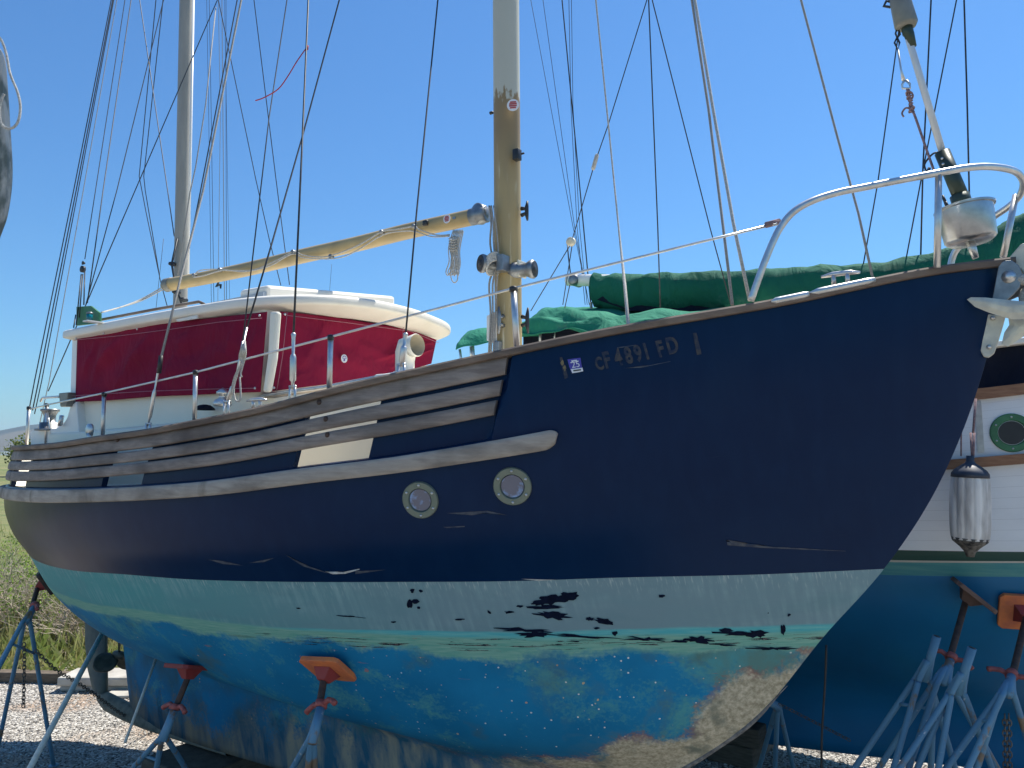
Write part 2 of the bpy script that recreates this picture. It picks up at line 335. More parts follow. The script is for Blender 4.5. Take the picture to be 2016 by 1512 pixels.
def hull2_mat():
    g = N('neighbour_hull_paint'); uv = g.n('ShaderNodeUVMap'); uv.uv_map = 'UVMap'; q = g.xyz(uv.outputs[0]); u, z = q[0], q[1]
    pl = g.ma('FRACT', g.ma('MULTIPLY', z, 9.0)); seam = g.ma('LESS_THAN', pl, .03)
    wh = g.mix(g.ramp(g.noise(2.2, 5, g.mp((1, 1, 2))), .35, .75), (.84, .85, .85), (.74, .75, .76))
    wh = g.mix(g.ma('MULTIPLY', seam, .35), wh, (.25, .25, .25))
    tl = g.mix(g.ramp(g.noise(6, 6, g.mp((.6, .6, 8))), .35, .65), (.04, .24, .26), (.10, .31, .28))
    bl = g.mix(g.ramp(g.noise(1.7, 6), .35, .7), (.005, .135, .29), (.007, .18, .37))
    bl = g.mix(g.ma('MULTIPLY', g.ramp(g.noise(2.5, 5), .55, .75), .35), bl, (.01, .15, .2))
    c = g.mix(g.ma('LESS_THAN', z, 4.0), wh, (.004, .06, .045))
    c = g.mix(g.ma('LESS_THAN', z, 3.55), c, (.55, .5, .42))
    c = g.mix(g.ma('LESS_THAN', z, 3.40), c, tl)
    c = g.mix(g.ma('LESS_THAN', z, 3.0), c, bl)
    g.col(c).rough(.45); g.bump(g.noise(1.5, 3), .2, .03); return g.m
MT['hull2'] = hull2_mat()
def stand_mat():
    g = N('worn_blue_pipe'); n1 = g.noise(9, 7, g.mp((1, 1, .6)), .5)
    c = g.mix(g.ramp(g.noise(3, 4), .35, .65), (.09, .22, .34), (.14, .30, .41))
    c = g.mix(g.ramp(n1, .57, .64), c, (.24, .17, .11)); c = g.mix(g.ramp(g.noise(22, 5), .66, .72), c, (.5, .53, .55))
    g.col(c).rough(.6).bump(n1, .2, .003); return g.m
MT['stand'] = stand_mat()
def ground_mat():
    g = N('gravel_ground'); q = g.xyz()
    v1 = g.vor(55, None, 'Color'); sp = g.n('ShaderNodeSeparateColor'); g.put(sp.inputs[0], v1)
    st = g.mix(sp.outputs[0], (.30, .275, .24), (.62, .58, .50)); st = g.mix(g.ramp(sp.outputs[1], .8, .82), st, (.72, .69, .62))
    st = g.mix(g.ramp(g.noise(1.1, 5), .48, .62), st, (.44, .33, .24)); d = g.vor(55)
    st = g.mix(g.ramp(d, .5, .72), st, (.07, .06, .05))
    gr = g.mix(g.ramp(g.noise(.09, 6), .35, .65), (.15, .17, .05), (.27, .235, .10)); gr = g.mix(g.ramp(g.noise(1.3, 6), .4, .7), gr, (.10, .14, .04))
    far = g.ramp(g.ma('ADD', q[1], g.ma('MULTIPLY', g.noise(.6, 4), 1.5)), 9.0, 9.6)
    water = g.ma('MULTIPLY', g.ramp(q[1], 330, 420), g.ramp(g.noise(.004, 3), .4, .5))
    c = g.mix(far, st, gr); g.col(g.mix(water, c, (.18, .23, .26))).rough(.95)
    g.bump(g.ma('SUBTRACT', 1.0, d), .8, .02); return g.m
MT['ground'] = ground_mat()
MT['stone'] = simple('stone', (.48, .44, .38), (.22, .205, .185), .9, 0, 30, .3, .003)
MT['stone2'] = simple('pale_stone', (.72, .68, .6), (.55, .5, .44), .9, 0, 30, .3, .003)
MT['greyblade'] = simple('mottled_grey', (.46, .44, .39), (.12, .14, .12), .7, 0, 16, .5, .01, stretch=(1, 1, .45), lo=.42, hi=.58)
MT['twig'] = simple('dry_twig', (.60, .51, .40), (.40, .33, .25), .9, 0, 5)
def leafm(name, a, b):
    g = N(name); c = g.mix(g.ramp(g.noise(3, 4), .4, .6), a, b); g.col(c).rough(.6)
    tr = g.n('ShaderNodeBsdfTranslucent'); g.put(tr.inputs[0], c); ms = g.n('ShaderNodeMixShader'); ms.inputs[0].default_value = .45
    g.t.links.new(g.b.outputs[0], ms.inputs[1]); g.t.links.new(tr.outputs[0], ms.inputs[2]); g.t.links.new(ms.outputs[0], g.t.nodes['Material Output'].inputs[0]); return g.m
MT['leaf'] = leafm('leaf', (.20, .34, .04), (.30, .42, .07))
MT['leafdark'] = leafm('leaf_dark', (.09, .14, .035), (.16, .17, .05))
MT['grass'] = leafm('grass_blade', (.26, .33, .08), (.46, .41, .19))
MT['hill'] = simple('hill', (.10, .09, .06), (.018, .032, .026), 1, 0, .0035, lo=.45, hi=.52)
# ---------------------------------------------------------------- the hull's levels
STEM = [(.28, .05), (.5, .42), (.85, .97), (1.0, 1.16), (1.12, 1.30), (1.27, 1.43), (1.42, 1.56), (1.57, 1.69), (1.69, 1.77), (1.83, 1.85), (1.95, 1.92), (2.06, 1.99), (2.21, 2.06), (2.37, 2.14), (2.53, 2.21), (2.69, 2.25), (2.86, 2.28), (3.03, 2.31)]
def hb(u, um, us, ue, B, pb, qb, ps, qs):
    if u >= um: return B*max(0, 1-min(1, (u-um)/(us-um))**pb)**(1/qb)
    return B*max(0, 1-min(1, (um-u)/(um-ue))**ps)**(1/qs)
SHEER = [(-4.7, 2.35), (-3.4, 2.335), (-2.3, 2.345), (-1.7, 2.38), (-1.25, 2.41), (-.87, 2.45), (-.5, 2.497), (0, 2.59), (.45, 2.668), (1, 2.77), (1.6, 2.875), (2.05, 2.985), (2.31, 3.035)]
STRK = [(-4.8, 2.03), (-3, 2.06), (-2.2, 2.08), (-1.56, 2.106), (-.83, 2.152), (-.25, 2.219), (.23, 2.275), (.83, 2.38), (2.25, 2.69)]
WL = [(-4.5, 1.58), (-3.2, 1.59), (-2.28, 1.615), (-1.61, 1.655), (-1.04, 1.678), (-.5, 1.706), (.1, 1.738), (.53, 1.758), (.95, 1.784), (1.44, 1.803), (1.85, 1.825)]
def off(tab, d): return lambda u: interp(tab, u)+d
def mean(a, b, t): return lambda u: interp(a, u)*(1-t)+interp(b, u)*t
# (us, ue, um, B, pb, qb, ps, qs, z(u))
LV = [
 (2.305, -4.70, -1.6, 1.30, 2.2, 1.1, 2, 1.5, off(SHEER, -.03)),
 (2.25, -4.80, -1.6, 1.33, 2.1, 1.1, 2, 1.5, off(STRK, 0)),
 (2.155, -4.79, -1.6, 1.325, 2.1, 1.07, 2, 1.5, mean(STRK, WL, .33)),
 (2.025, -4.72, -1.55, 1.285, 2.05, 1.04, 2, 1.5, mean(STRK, WL, .66)),
 (1.85, -4.55, -1.5, 1.20, 2.0, 1.0, 2, 1.5, off(WL, 0)),
 (1.63, -4.38, -1.45, 1.06, 2.0, 1.0, 2, 1.45, off(WL, -.26)),
 (1.24, -4.12, -1.4, .74, 2.0, 1.0, 2, 1.4, lambda u: interp([(-4.2, 1.06), (-3.4, 1.05), (-1.4, 1.04), (-.5, .99), (.3, .96), (.8, .98), (1.3, 1.07)], u)),
 (.97, -3.72, -1.2, .20, 2.4, 1.1, 3, 1.5, lambda u: interp([(-3.72, .90), (-2, .80), (-.5, .72), (.4, .73), (.97, .84)], u)),
 (.45, -3.54, -1.2, .12, 3, 1.3, 4, 1.5, lambda u: interp([(-3.54, .27), (-2.5, .28), (-1.6, .31), (-.5, .34), (.45, .46)], u)),
 (.40, -3.52, -1.2, .01, 3, 1.3, 4, 1.5, lambda u: interp([(-3.54, .25), (-2.5, .26), (-1.6, .29), (-.5, .32), (.40, .43)], u))]
def level(k, tau):
    us, ue, um, B, pb, qb, ps, qs, zf = LV[k]
    u = us-(us-ue)*(1-math.cos(math.pi*tau))/2
    return np.array([u, hb(u, um, us, ue, B, pb, qb, ps, qs), zf(u)])
def recess(u, fr):                                     # the planked part of the bulwark is let in a little
    a = min(1, max(0, (.668-.035*fr-u)/.02)); b = min(1, max(0, (.965-fr)/.03)); return .03*a*b
NL = 420
def lev_pt(k, t, tau):
    """point between levels k and k+1: a Hermite curve whose tangents allow for uneven level spacing"""
    if k+1 >= 8:
        b, c = level(k, tau), level(k+1, tau); return b*(1-t)+c*t
    b, c = level(k, tau), level(k+1, tau); h = np.linalg.norm(c-b)+1e-6
    def tan(p0, p1, p2):
        h0, h1 = np.linalg.norm(p1-p0)+1e-6, np.linalg.norm(p2-p1)+1e-6; return ((p1-p0)/h0*h1+(p2-p1)/h1*h0)/(h0+h1)
    d = level(k+2, tau); m1 = tan(b, c, d)
    m0 = tan(level(k-1, tau), b, c) if k > 0 else (c-b)/h*2-m1
    return (2*t**3-3*t*t+1)*b+(t**3-2*t*t+t)*h*m0+(-2*t**3+3*t*t)*c+(t**3-t*t)*h*m1
def loft(k0, k1, per, taus):
    rows = []; lvv = []
    for k in range(k0, k1):
        for s in range(per+(k == k1-1)):
            t = s/per; row = []
            for tau in taus:
                p = lev_pt(k, t, tau)
                row.append((p[0], max(p[1], 0), p[2]))
            rows.append(row); lvv.append(k+t)
    return rows, lvv
taus = [j/NL for j in range(NL+1)]
def pt_poly(x, y, poly):
    ins = False; dmin = 1e9; n = len(poly)
    for i in range(n):
        x1, y1 = poly[i]; x2, y2 = poly[(i+1) % n]
        if (y1 > y) != (y2 > y) and x < (x2-x1)*(y-y1)/(y2-y1)+x1: ins = not ins
        dx, dy = x2-x1, y2-y1; t = max(0, min(1, ((x-x1)*dx+(y-y1)*dy)/(dx*dx+dy*dy))); dmin = min(dmin, math.hypot(x-x1-t*dx, y-y1-t*dy))
    return dmin if ins else -dmin
# outline of the bared forefoot
FORE = [(1612, 1285), (1570, 1298), (1545, 1308), (1500, 1325), (1440, 1335), (1400, 1365), (1372, 1390), (1365, 1430), (1345, 1450), (1290, 1455), (1270, 1445), (1230, 1450), (1195, 1470), (1190, 1490), (1100, 1500), (1000, 1500), (950, 1520), (800, 1600), (900, 1900), (1500, 1900), (1680, 1300)]
sail = thing('sailboat', 'navy blue ketch motorsailer with blue bottom and maroon wheelhouse covers, propped on jack stands', 'boat', W(-1, 0, .25))
rows, lvv = loft(1, 9, 10, taus)
mb = MB(); me = bpy.data.meshes.new('hull'); vs_ = []; uvs = []; wear = []
for side in (1, -1):
    for r_, l in zip(rows, lvv):
        for (u, b, z) in r_:
            vs_.append(W(u, side*b, z)); uvs.append((u, l))
            d = -1
            if u > -.7 and l > 4.9: q_ = proj(W(u, b, z)); d = pt_poly(q_[0], q_[1], FORE)*.0023
            kw = max(-1, min(1, .40+(l-(7.45-.75*min(1, max(0, (u+2.2)/1.6))))*.55)) if l > 6.6 else 0
            wear.append(max(min(1, max(0, .5+d*4.5)), min(1, max(0, kw))))
nr, nc = len(rows), NL+1; fs = []
for sd in (0, 1):
    base = sd*nr*nc
    for i in range(nr-1):
        for j in range(NL):
            q = (base+i*nc+j, base+i*nc+j+1, base+(i+1)*nc+j+1, base+(i+1)*nc+j); fs.append(q[::-1] if sd == 0 else q)
me.from_pydata(vs_, [], fs); me.update()
ul = me.uv_layers.new(name='UVMap'); li = np.zeros(len(me.loops), int); me.loops.foreach_get('vertex_index', li)
ul.data.foreach_set('uv', np.array(uvs)[li].ravel())
at = me.attributes.new('wear', 'FLOAT', 'POINT'); at.data.foreach_set('value', wear)
bm = bmesh.new(); bm.from_mesh(me); bmesh.ops.remove_doubles(bm, verts=bm.verts, dist=.0008); bmesh.ops.recalc_face_normals(bm, faces=bm.faces); bm.to_mesh(me); bm.free()
hull = link('hull', me, MT['hull'], sail)
# bulwark: fraction fr 0 at the rail .. 1 at the strake
def bul(tau, fr, side, inward=0):
    p = lev_pt(0, fr, tau) if fr <= 1 else level(1, tau)*(2-fr)+level(2, tau)*(fr-1) if False else (lev_pt(0, fr, tau) if fr <= 1 else lev_pt(1, min(1, (fr-1)*1.7), tau))
    bb = p[1]
    bb = max(0, bb-inward); return p[0], bb*side, p[2]
PORTS = [(-.27, .105), (-1.61, -1.25), (-3.35, -2.75), (-.27+1.6, -.27+1.6)]
frs = sorted(set([i/24 for i in range(25)]+[.10, .935]))
TA = [j/420 for j in range(421)]
mb = MB(); bulv = []; bulf = []
for side in (1, -1):
    base = len(bulv)
    for fr in frs:
        for tau in TA:
            u = level(0, tau)[0]; u, v, z = bul(tau, fr, side, recess(u, fr)); bulv.append(W(u, v, z))
    n = len(TA)
    for i in range(len(frs)-1):
        for j in range(n-1):
            um_ = (level(0, TA[j])[0]+level(0, TA[j+1])[0])/2; fm = (frs[i]+frs[i+1])/2
            if .10 < fm < .935 and any(a < um_ < b for a, b in PORTS): continue
            q = (base+i*n+j, base+i*n+j+1, base+(i+1)*n+j+1, base+(i+1)*n+j); bulf.append(q[::-1] if side == -1 else q)
me = bpy.data.meshes.new('bulwark'); me.from_pydata(bulv, [], bulf); me.update()
bm = bmesh.new(); bm.from_mesh(me); bmesh.ops.remove_doubles(bm, verts=bm.verts, dist=.0008); bm.to_mesh(me); bm.free()
ul = me.uv_layers.new(name='UVMap'); li = np.zeros(len(me.loops), int); me.loops.foreach_get('vertex_index', li); co_ = np.zeros(len(me.vertices)*3); me.vertices.foreach_get('co', co_); co_ = co_.reshape(-1, 3)
uu_ = (co_[:, :2]-M0)@UU; lv_ = np.array([max(0.0, min(1.0, (interp(SHEER, float(a))-.03-float(b))/(interp(SHEER, float(a))-.03-interp(STRK, float(a))))) for a, b in zip(uu_, co_[:, 2])])
ul.data.foreach_set('uv', np.stack([uu_, lv_], 1)[li].ravel())
bw = link('bulwark', me, [MT['hull'], MT['white']], sail)
md = bw.modifiers.new('s', 'SOLIDIFY'); md.thickness = .03; md.offset = -1; md.material_offset = 1; md.material_offset_rim = 0; bw.modifiers.new('e', 'EDGE_SPLIT').split_angle = R(40)
# swept timbers
def sweep(path, prof_fn, side=1):
    rows_ = []
    for p in path: rows_.append(prof_fn(p))
    return rows_
def timber(name, mat, u1, fr_a, fr_b, thick, bulge=0, in_=.03, cap=True, nose=0):
    """plank following the bulwark from u1 round the stern, between two fractions of the bulwark height"""
    mb = MB(); ts = [t for t in TA if level(0, t)[0] <= u1-(.07 if nose else .01)]
    if True:
        ext = []; t = ts[0]
        while level(0, t)[0] < u1: ext.append(t); t -= .0009
        ts = ext[::-1]+ts
    path = [(t, 1) for t in ts]+[(t, -1) for t in reversed(ts[:-1])]
    rows_ = []; thick0 = thick
    for t, s in path:
        u = level(0, t)[0]; fa, fb = fr_a(u), fr_b(u); ring = []; thick = thick0
        if nose and u > u1-nose:
            k_ = math.sqrt(max(.0, 1-((u-(u1-nose))/nose)**2)); mid = (fa+fb)/2; fa, fb = mid+(fa-mid)*max(.08, k_), mid+(fb-mid)*max(.08, k_); thick = thick0*(.35+.65*k_)
        prof = [(fa, -in_), (fa, thick-.006), (fa+min(.02, (fb-fa)*.15), thick)]+[(fa+(fb-fa)*k/4, thick+bulge*math.sin(math.pi*k/4)) for k in (1, 2, 3)]+[(fb-min(.02, (fb-fa)*.15), thick), (fb, thick-.006), (fb, -in_)]
        for fr, d in prof:
            uu, v, z = bul(t, fr, s); a = level(0, min(1, t+.005)); b = level(0, max(0, t-.005))
            tv = Vector((a[0]-b[0], (a[1]-b[1])*s, 0)); tv.normalize() if tv.length else None
            nv = Vector((-tv.y, tv.x, 0)) if s == -1 else Vector((tv.y, -tv.x, 0))
            if nv.y*s < 0: nv = -nv
            if t > .985: nv = (nv*(1-t)*66+Vector((-1, 0, 0))*(t-.985)*66).normalized()
            ring.append(W(uu+nv.x*d, v+nv.y*d, z))
        rows_.append(ring)
    mb.grid(rows_, closed=True); n = len(rows_[0]); mb.f.append(tuple(range(n))); mb.f.append(tuple((len(rows_)-1)*n+j for j in range(n-1, -1, -1))); mb.mi += [0, 0]
    return mb.build(name, mat, sail, auto=35)
lin = lambda a, b: (lambda u: a+(b-a)*(min(max(u, -3), .7)+3)/3.7)
timber('bulwark_plank', MT['teak'], .652, lin(-.01, -.01), lin(.27, .195), .002, .003, .028)
timber('bulwark_plank', MT['teak'], .645, lin(.30, .255), lin(.53, .435), .002, .003, .028)
timber('bulwark_plank', MT['teak'], .632, lin(.56, .485), lin(.81, .655), .002, .003, .028)
timber('rubbing_strake', MT['teakpale'], .905, lambda u: 1.0-.02, lambda u: 1.0+.072/max(.2, (interp(SHEER, u)-interp(STRK, u))), .034, .004, .0, nose=.045)
# hull-surface lookup
bpy.context.view_layer.update()
def bvh_of(o):
    return BVHTree.FromPolygons([v.co.copy() for v in o.data.vertices], [tuple(p.vertices) for p in o.data.polygons])
TREES = [bvh_of(hull), bvh_of(bw)]
def hit(px, py, trees=None):
    d = ray(px, py).normalized(); best = None
    for t in (trees or TREES):
        r_ = t.ray_cast(EYEP, d)
        if r_[0] is not None and (best is None or r_[3] < best[2]):
            n_ = r_[1]; n_ = n_ if n_.dot(d) < 0 else -n_; best = (r_[0], n_, r_[3])
    return best
# strake's rounded nose
e = hit(1092, 863)
tl_ = level(1, 0)
# cap rail
def caprail():
    mb = MB(); path = [(t, 1) for t in TA]+[(t, -1) for t in reversed(TA[:-1])]; rows_ = []
    for t, s in path:
        p = level(0, t); u, b, z = p; z = z+.002
        o = .022; i_ = .085
        ring = []
        for d, h in ((o, 0), (o+.004, .008), (o+.004, .022), (o-.004, .03), (-i_, .03), (-i_, 0)):
            bb = b+d
            ex = .05*max(0, 1-t*14) if d > 0 else 0
            if t > .93 and d > 0: pass
            ring.append(W(u+ex-(max(0, d)*1.0 if t > .97 else 0)+((-d)*1.0 if (t > .97 and d < 0) else 0), max(0, bb if d > 0 else max(0, bb))*s, z+h))
        rows_.append(ring)
    mb.grid(rows_, closed=True); return mb.build('cap_rail', MT['capwood'], sail, auto=35)
caprail()
# deck
mb = MB(); rows_ = []
for t in [j/80 for j in range(1, 80)]:
    p = level(1, t); rows_.append([W(p[0], p[1]*k*.985, p[2]+.0+.05*(1-k*k)+.0) for k in [x/8 for x in range(-8, 9)]])
mb.grid(rows_).build('deck', MT['cream'], sail)
# stem strip of bare metal low on the forefoot
mb = MB(); pts = [W(interp([(z, u) for z, u in STEM], z)-.002, 0, z) for z in np.linspace(.5, 1.30, 30)]
mb.tube(pts, [.013*min(1, (29-k)/9+.05) for k in range(30)], 8).build('stem_band', simple('worn_stem', (.28, .27, .25), (.1, .1, .1), .7, .3, 30, .3), sail)
# ---------------------------------------------------------------- rudder, propeller, shoe
def foil(poly, v0, th):                                # poly in (u, z)
    return [W(u, v0, z) for u, z in poly]
mb = MB(); rows_ = []
for z, ua, uf in ((1.10, -4.30, -3.97), (.96, -4.29, -3.95), (.7, -4.27, -3.93), (.5, -4.21, -3.91), (.36, -4.12, -3.90), (.355, -4.10, -3.92)):
    ring = []
    for k in range(16):
        a = 2*math.pi*k/16; x = (math.cos(a)+1)/2; ring.append(W(ua+(uf-ua)*x, .035*math.sin(a)*(.35+x*.9), z))
    rows_.append(ring)
mb.grid(rows_, closed=True); mb.f.append(tuple(5*16+j for j in range(16))); mb.mi.append(0)
rud = mb.build('rudder', simple('fouled_rudder', (.10, .13, .11), (.05, .08, .085), .8, 0, 9, .3), sail)
MB().tube([W(-3.93, 0, .30), W(-3.93, 0, .42)], .02).build('pintle', MT['brass'], rud)
mb = MB(); rows_ = []
for u, z0, z1, b in ((-4.03, .31, .33, .01), (-4.0, .27, .36, .03), (-3.88, .22, .37, .05), (-3.6, .2, .34, .06), (-3.3, .2, .33, .08), (-2.7, .225, .32, .11), (-2.2, .25, .31, .115)):
    rows_.append([W(u, b*math.cos(a), (z0+z1)/2+(z1-z0)/2*math.sin(a)) for a in [2*math.pi*k/14 for k in range(14)]])
mb.grid(rows_, closed=True).build('keel_shoe', simple('fouled_shoe', (.22, .2, .15), (.1, .11, .09), .85, 0, 14, .4), sail)
pb_ = simple('dull_bronze', (.13, .13, .10), (.07, .07, .055), .55, .5, 20, .2)
pc = W(-3.76, 0, .68)
mb = MB(); mb.lathe(pc-U3*.05, U3, [(0, .012), (.01, .03), (.07, .035), (.14, .03)], 14)
prop = mb.build('propeller', pb_, sail)
for k, a0 in enumerate((R(200), R(320), R(80))):
    mb = MB(); rows_ = []
    for i in range(9):
        t = i/8; rr = .03+.17*t; wd = .085*math.sin(math.pi*min(1, .18+t*.78))**.7
        c = V3*(-math.cos(a0)*rr)+Z3*(math.sin(a0)*rr); tn = V3*(math.sin(a0))+Z3*(math.cos(a0))
        tw = R(62-30*t); ring = []
        for s in np.linspace(-1, 1, 7): ring.append(pc+c+(tn*math.cos(tw)+U3*math.sin(tw))*(wd*s))
        rows_.append(ring)
    o = mb.grid(rows_).build('blade', pb_, prop); md = o.modifiers.new('s', 'SOLIDIFY'); md.thickness = .012; md.offset = 0
# ---------------------------------------------------------------- wheelhouse
HU0, HU1 = -2.82, -.93
def wallrow(pts, z0, z1): return [[W(u, v, z) for u, v in pts] for z in (z0, z1)]
outl = [(-2.82, .88), (-1.10, .88), (-.99, .85), (-.955, .78), (-.945, .5), (-.945, 0), (-.955, -.42), (-1.0, -.50), (-1.6, -.86), (-2.82, -.88)]
camb = lambda v: .072*max(0, 1-(v/.96)**2)
mb = MB(); mb.grid([[W(u, v, 2.05) for u, v in outl], [W(u, v, 3.055+camb(v)) for u, v in outl]], closed=True)
wh = mb.build('wheelhouse', MT['cream'], sail, auto=30)
# coaming: a wider lower body with a step
out2 = [(-3.05, .955), (-2.7, .97), (-1.1, .97), (-.7, .90), (.9, .55), (1.1, .4), (1.15, 0), (1.1, -.4), (.9, -.55), (-.7, -.88), (-1.1, -.9), (-3.05, -.9)]
mb = MB(); lo_ = [W(u, v, 2.02+.08*max(0, u+1)) for u, v in out2]; hi_ = [W(u, v*.985, z) for (u, v), z in zip(out2, [2.42, 2.42, 2.46, 2.50, 2.66, 2.68, 2.68, 2.68, 2.66, 2.5, 2.46, 2.42])]
mb.add(lo_+hi_, [(i, (i+1) % 12, 12+(i+1) % 12, 12+i) for i in range(12)]+[tuple(range(12, 24))]); mb.build('coachroof', MT['cream'], sail, False, .012)
# cockpit coaming aft
def vpoly(px, v): return [onv(x, y, v) for x, y in px]
mb = MB(); mb.prism(vpoly([(150, 790), (138, 800), (132, 822), (122, 838), (110, 843), (66, 846), (60, 850), (60, 910), (160, 905)], .93), V3*-.06)
mb.build('cockpit_coaming', MT['white'], sail, False, .006)
# corner post aft
mb = MB(); mb.prism(vpoly([(142, 655), (152, 655), (149, 795), (137, 800)], .905), V3*-.05); mb.build('corner_post', MT['white'], wh, False, .008)
# roof
ro = [(-2.90, .955), (-2.2, .965), (-1.5, .965), (-1.15, .95), (-.95, .88), (-.80, .70), (-.735, .4), (-.74, 0), (-.78, -.3), (-.83, -.52), (-.95, -.66), (-1.3, -.80), (-1.9, -.93), (-2.9, -.95)]
ro = [(p.x, p.y) for p in smoothpts([Vector((a, b, 0)) for a, b in ro], 4)]
mb = MB(); rings = []; cu, cv = -1.85, 0
for sc, dz in ((.86, 3.005), (.93, 3.022), (.985, 3.048), (.997, 3.054), (1.0, 3.062), (1.0, 3.090), (.996, 3.099), (.985, 3.105), (.94, 3.112), (.75, 3.118), (.5, 3.12), (.25, 3.12), (.06, 3.12)):
    rings.append([W(cu+(u-cu)*sc, cv+(v-cv)*sc, dz+camb(cv+(v-cv)*sc)-.012*max(0, -1.9-u)) for u, v in ro])
mb.grid(rings, closed=True); mb.f.append(tuple((len(rings)-1)*len(ro)+j for j in range(len(ro)))); mb.mi.append(0)
roof = mb.build('roof', MT['roofwhite'], wh, auto=50)
# raised box on the roof, lower ramp behind it, dark rail near the aft edge
zt = onv(530, 562, .70).z
mb = MB(); a = [(-1.13, .72), (-1.09, -.28), (-1.34, -.28), (-1.38, .72)]
mb.add([W(u, v, 3.08) for u, v in a]+[W(u, v, zt if v > 0 else onv(757, 586, -.28).z) for u, v in a], [(0, 1, 5, 4), (1, 2, 6, 5), (2, 3, 7, 6), (3, 0, 4, 7), (4, 5, 6, 7)])
mb.build('roof_hatch', MT['roofwhite'], wh, False, .02)
mb = MB(); p = [onv(404, 598, .74), onv(518, 575, .74), onv(518, 604, .74), onv(404, 618, .74)]; mb.prism(p, V3*-1.1); mb.build('roof_ramp', simple('shaded_panel', (.32, .37, .42), None, .5), wh, False)  # shade on the low box top is put into its grey colour
mb = MB(); mb.tube([onv(196, 630, .86), onv(300, 610, .86), onv(392, 594, .86), onv(402, 599, .86)], .009, 6); mb.build('grab_rail', MT['capwood'], wh)
# window post between the side and front covers
mb = MB(); pl = [(545, 613), (530, 613), (526, 700), (516, 772), (526, 772), (538, 705)]
mb.prism(vpoly(pl, .925), V3*-.035); mb.build('window_post', MT['cream'], wh, False, .012)
mb = MB(); mb.prism(vpoly([(346, 629), (388, 620), (388, 627), (350, 633)], .962), V3*-.01); mb.build('trim_batten', MT['roofwhite'], wh, False)
# canvas covers: grids between the top and bottom edges, gently sagging
def cover(top, bot, pfun, name, amp, seed, nrm, folds=()):
    def along(L, t):
        n_ = len(L)-1; i = min(int(t*n_), n_-1); f = t*n_-i; return (L[i][0]*(1-f)+L[i+1][0]*f, L[i][1]*(1-f)+L[i+1][1]*f)
    rows_ = []
    nx, ny = 110, 50
    for j in range(ny+1):
        r_ = []; g_ = j/ny
        for i in range(nx+1):
            t = i/nx; a, b = along(top, t), along(bot, t); x, y = a[0]*(1-g_)+b[0]*g_, a[1]*(1-g_)+b[1]*g_
            p = pfun(x, y); k = math.sin(math.pi*t)**.5*math.sin(math.pi*g_)**.5
            d = noise.noise(Vector((t*4+g_*3.2+seed, (t-g_)*1.3, seed)))*amp*k + noise.noise(Vector((t*9-g_*5+seed, g_*2, seed+4)))*amp*.4*k
            for (ta, ga, tb, gb, wd, am) in folds:
                vx, vy = tb-ta, gb-ga; q = max(0, min(1, ((t-ta)*vx+(g_-ga)*vy)/(vx*vx+vy*vy))); dd = ((t-ta)*vy-(g_-ga)*vx)/math.hypot(vx, vy); e2 = math.hypot(t-ta-q*vx, g_-ga-q*vy)
                d += 1.7*am*math.exp(-(e2/wd)**2)*math.sin(math.pi*min(1, q*1.0+.12))*(1 if dd > 0 else .55)*k
            r_.append(p+nrm*(d+.006))
        rows_.append(r_)
    mb = MB(); mb.grid(rows_); o = mb.build(name, MT['maroon'], wh); md = o.modifiers.new('s', 'SOLIDIFY'); md.thickness = .004; md.offset = 1
    return o
pv = lambda x, y: onv(x, y, .915)
c1 = cover([(154, 661), (200, 652), (300, 637), (400, 628), (470, 620), (527, 614)], [(150, 791), (200, 789), (300, 781), (400, 777), (460, 774), (514, 772)], pv, 'window_cover', .03, 1.3, V3, [(.30, .02, .08, .95, .035, .030), (.42, .05, .22, .98, .04, .026), (.17, .05, .02, .75, .03, .022), (.55, .1, .42, .9, .05, .016), (.8, .0, .72, .7, .05, .014), (.05, .8, .35, .97, .03, .012), (.93, .1, .88, .9, .04, .012)])
FP0 = W(-.895, .86, 0); FN = Vector((0, 0, 1)).cross(W(-.925, -.5, 0)-W(-.895, .86, 0)).normalized(); FN = FN if FN.y < 0 else -FN
pf = lambda x, y: onplane(x, y, FP0+FN*.0, FN)
c2 = cover([(551, 613), (600, 618), (680, 627), (760, 640), (820, 655), (858, 669)], [(528, 771), (600, 762), (680, 752), (760, 738), (810, 727), (848, 716)], pf, 'window_cover', .02, 5.1, FN, [(1.0, .10, .45, .80, .035, .026), (1.0, .35, .55, .98, .04, .022), (.95, .02, .60, .40, .03, .018), (.30, .05, .12, .9, .05, .014), (.0, .95, .3, .75, .03, .012)])
def seam(pts, pfun, nrm, par):
    mb = MB(); mb.tube([pfun(x, y)+nrm*.034 for x, y in pts], .0016, 4); mb.build('seam', MT['seam'], par)
seam([(155, 671), (250, 662), (345, 650), (440, 636), (526, 628)], pv, V3, c1); seam([(152, 780), (300, 771), (420, 767), (514, 765)], pv, V3, c1)
seam([(556, 622), (680, 637), (800, 653), (856, 664+12)], pf, FN, c2); seam([(557, 616), (548, 700), (536, 770)], pf, FN, c2); seam([(786, 645), (782, 690), (772, 735)], pf, FN, c2)
for par, pfun, nrm, P in ((c1, pv, V3, [(521, 623), (512, 765), (160, 668), (214, 658), (280, 649)]), (c2, pf, FN, [(553, 620), (531, 764), (792, 643), (797, 718)])):
    for x, y in P: mb = MB(); mb.lathe(pfun(x, y)+nrm*.03, nrm, [(0, .007), (.004, .007), (.007, .003)], 10); mb.build('snap_fastener', MT['steel'], par)
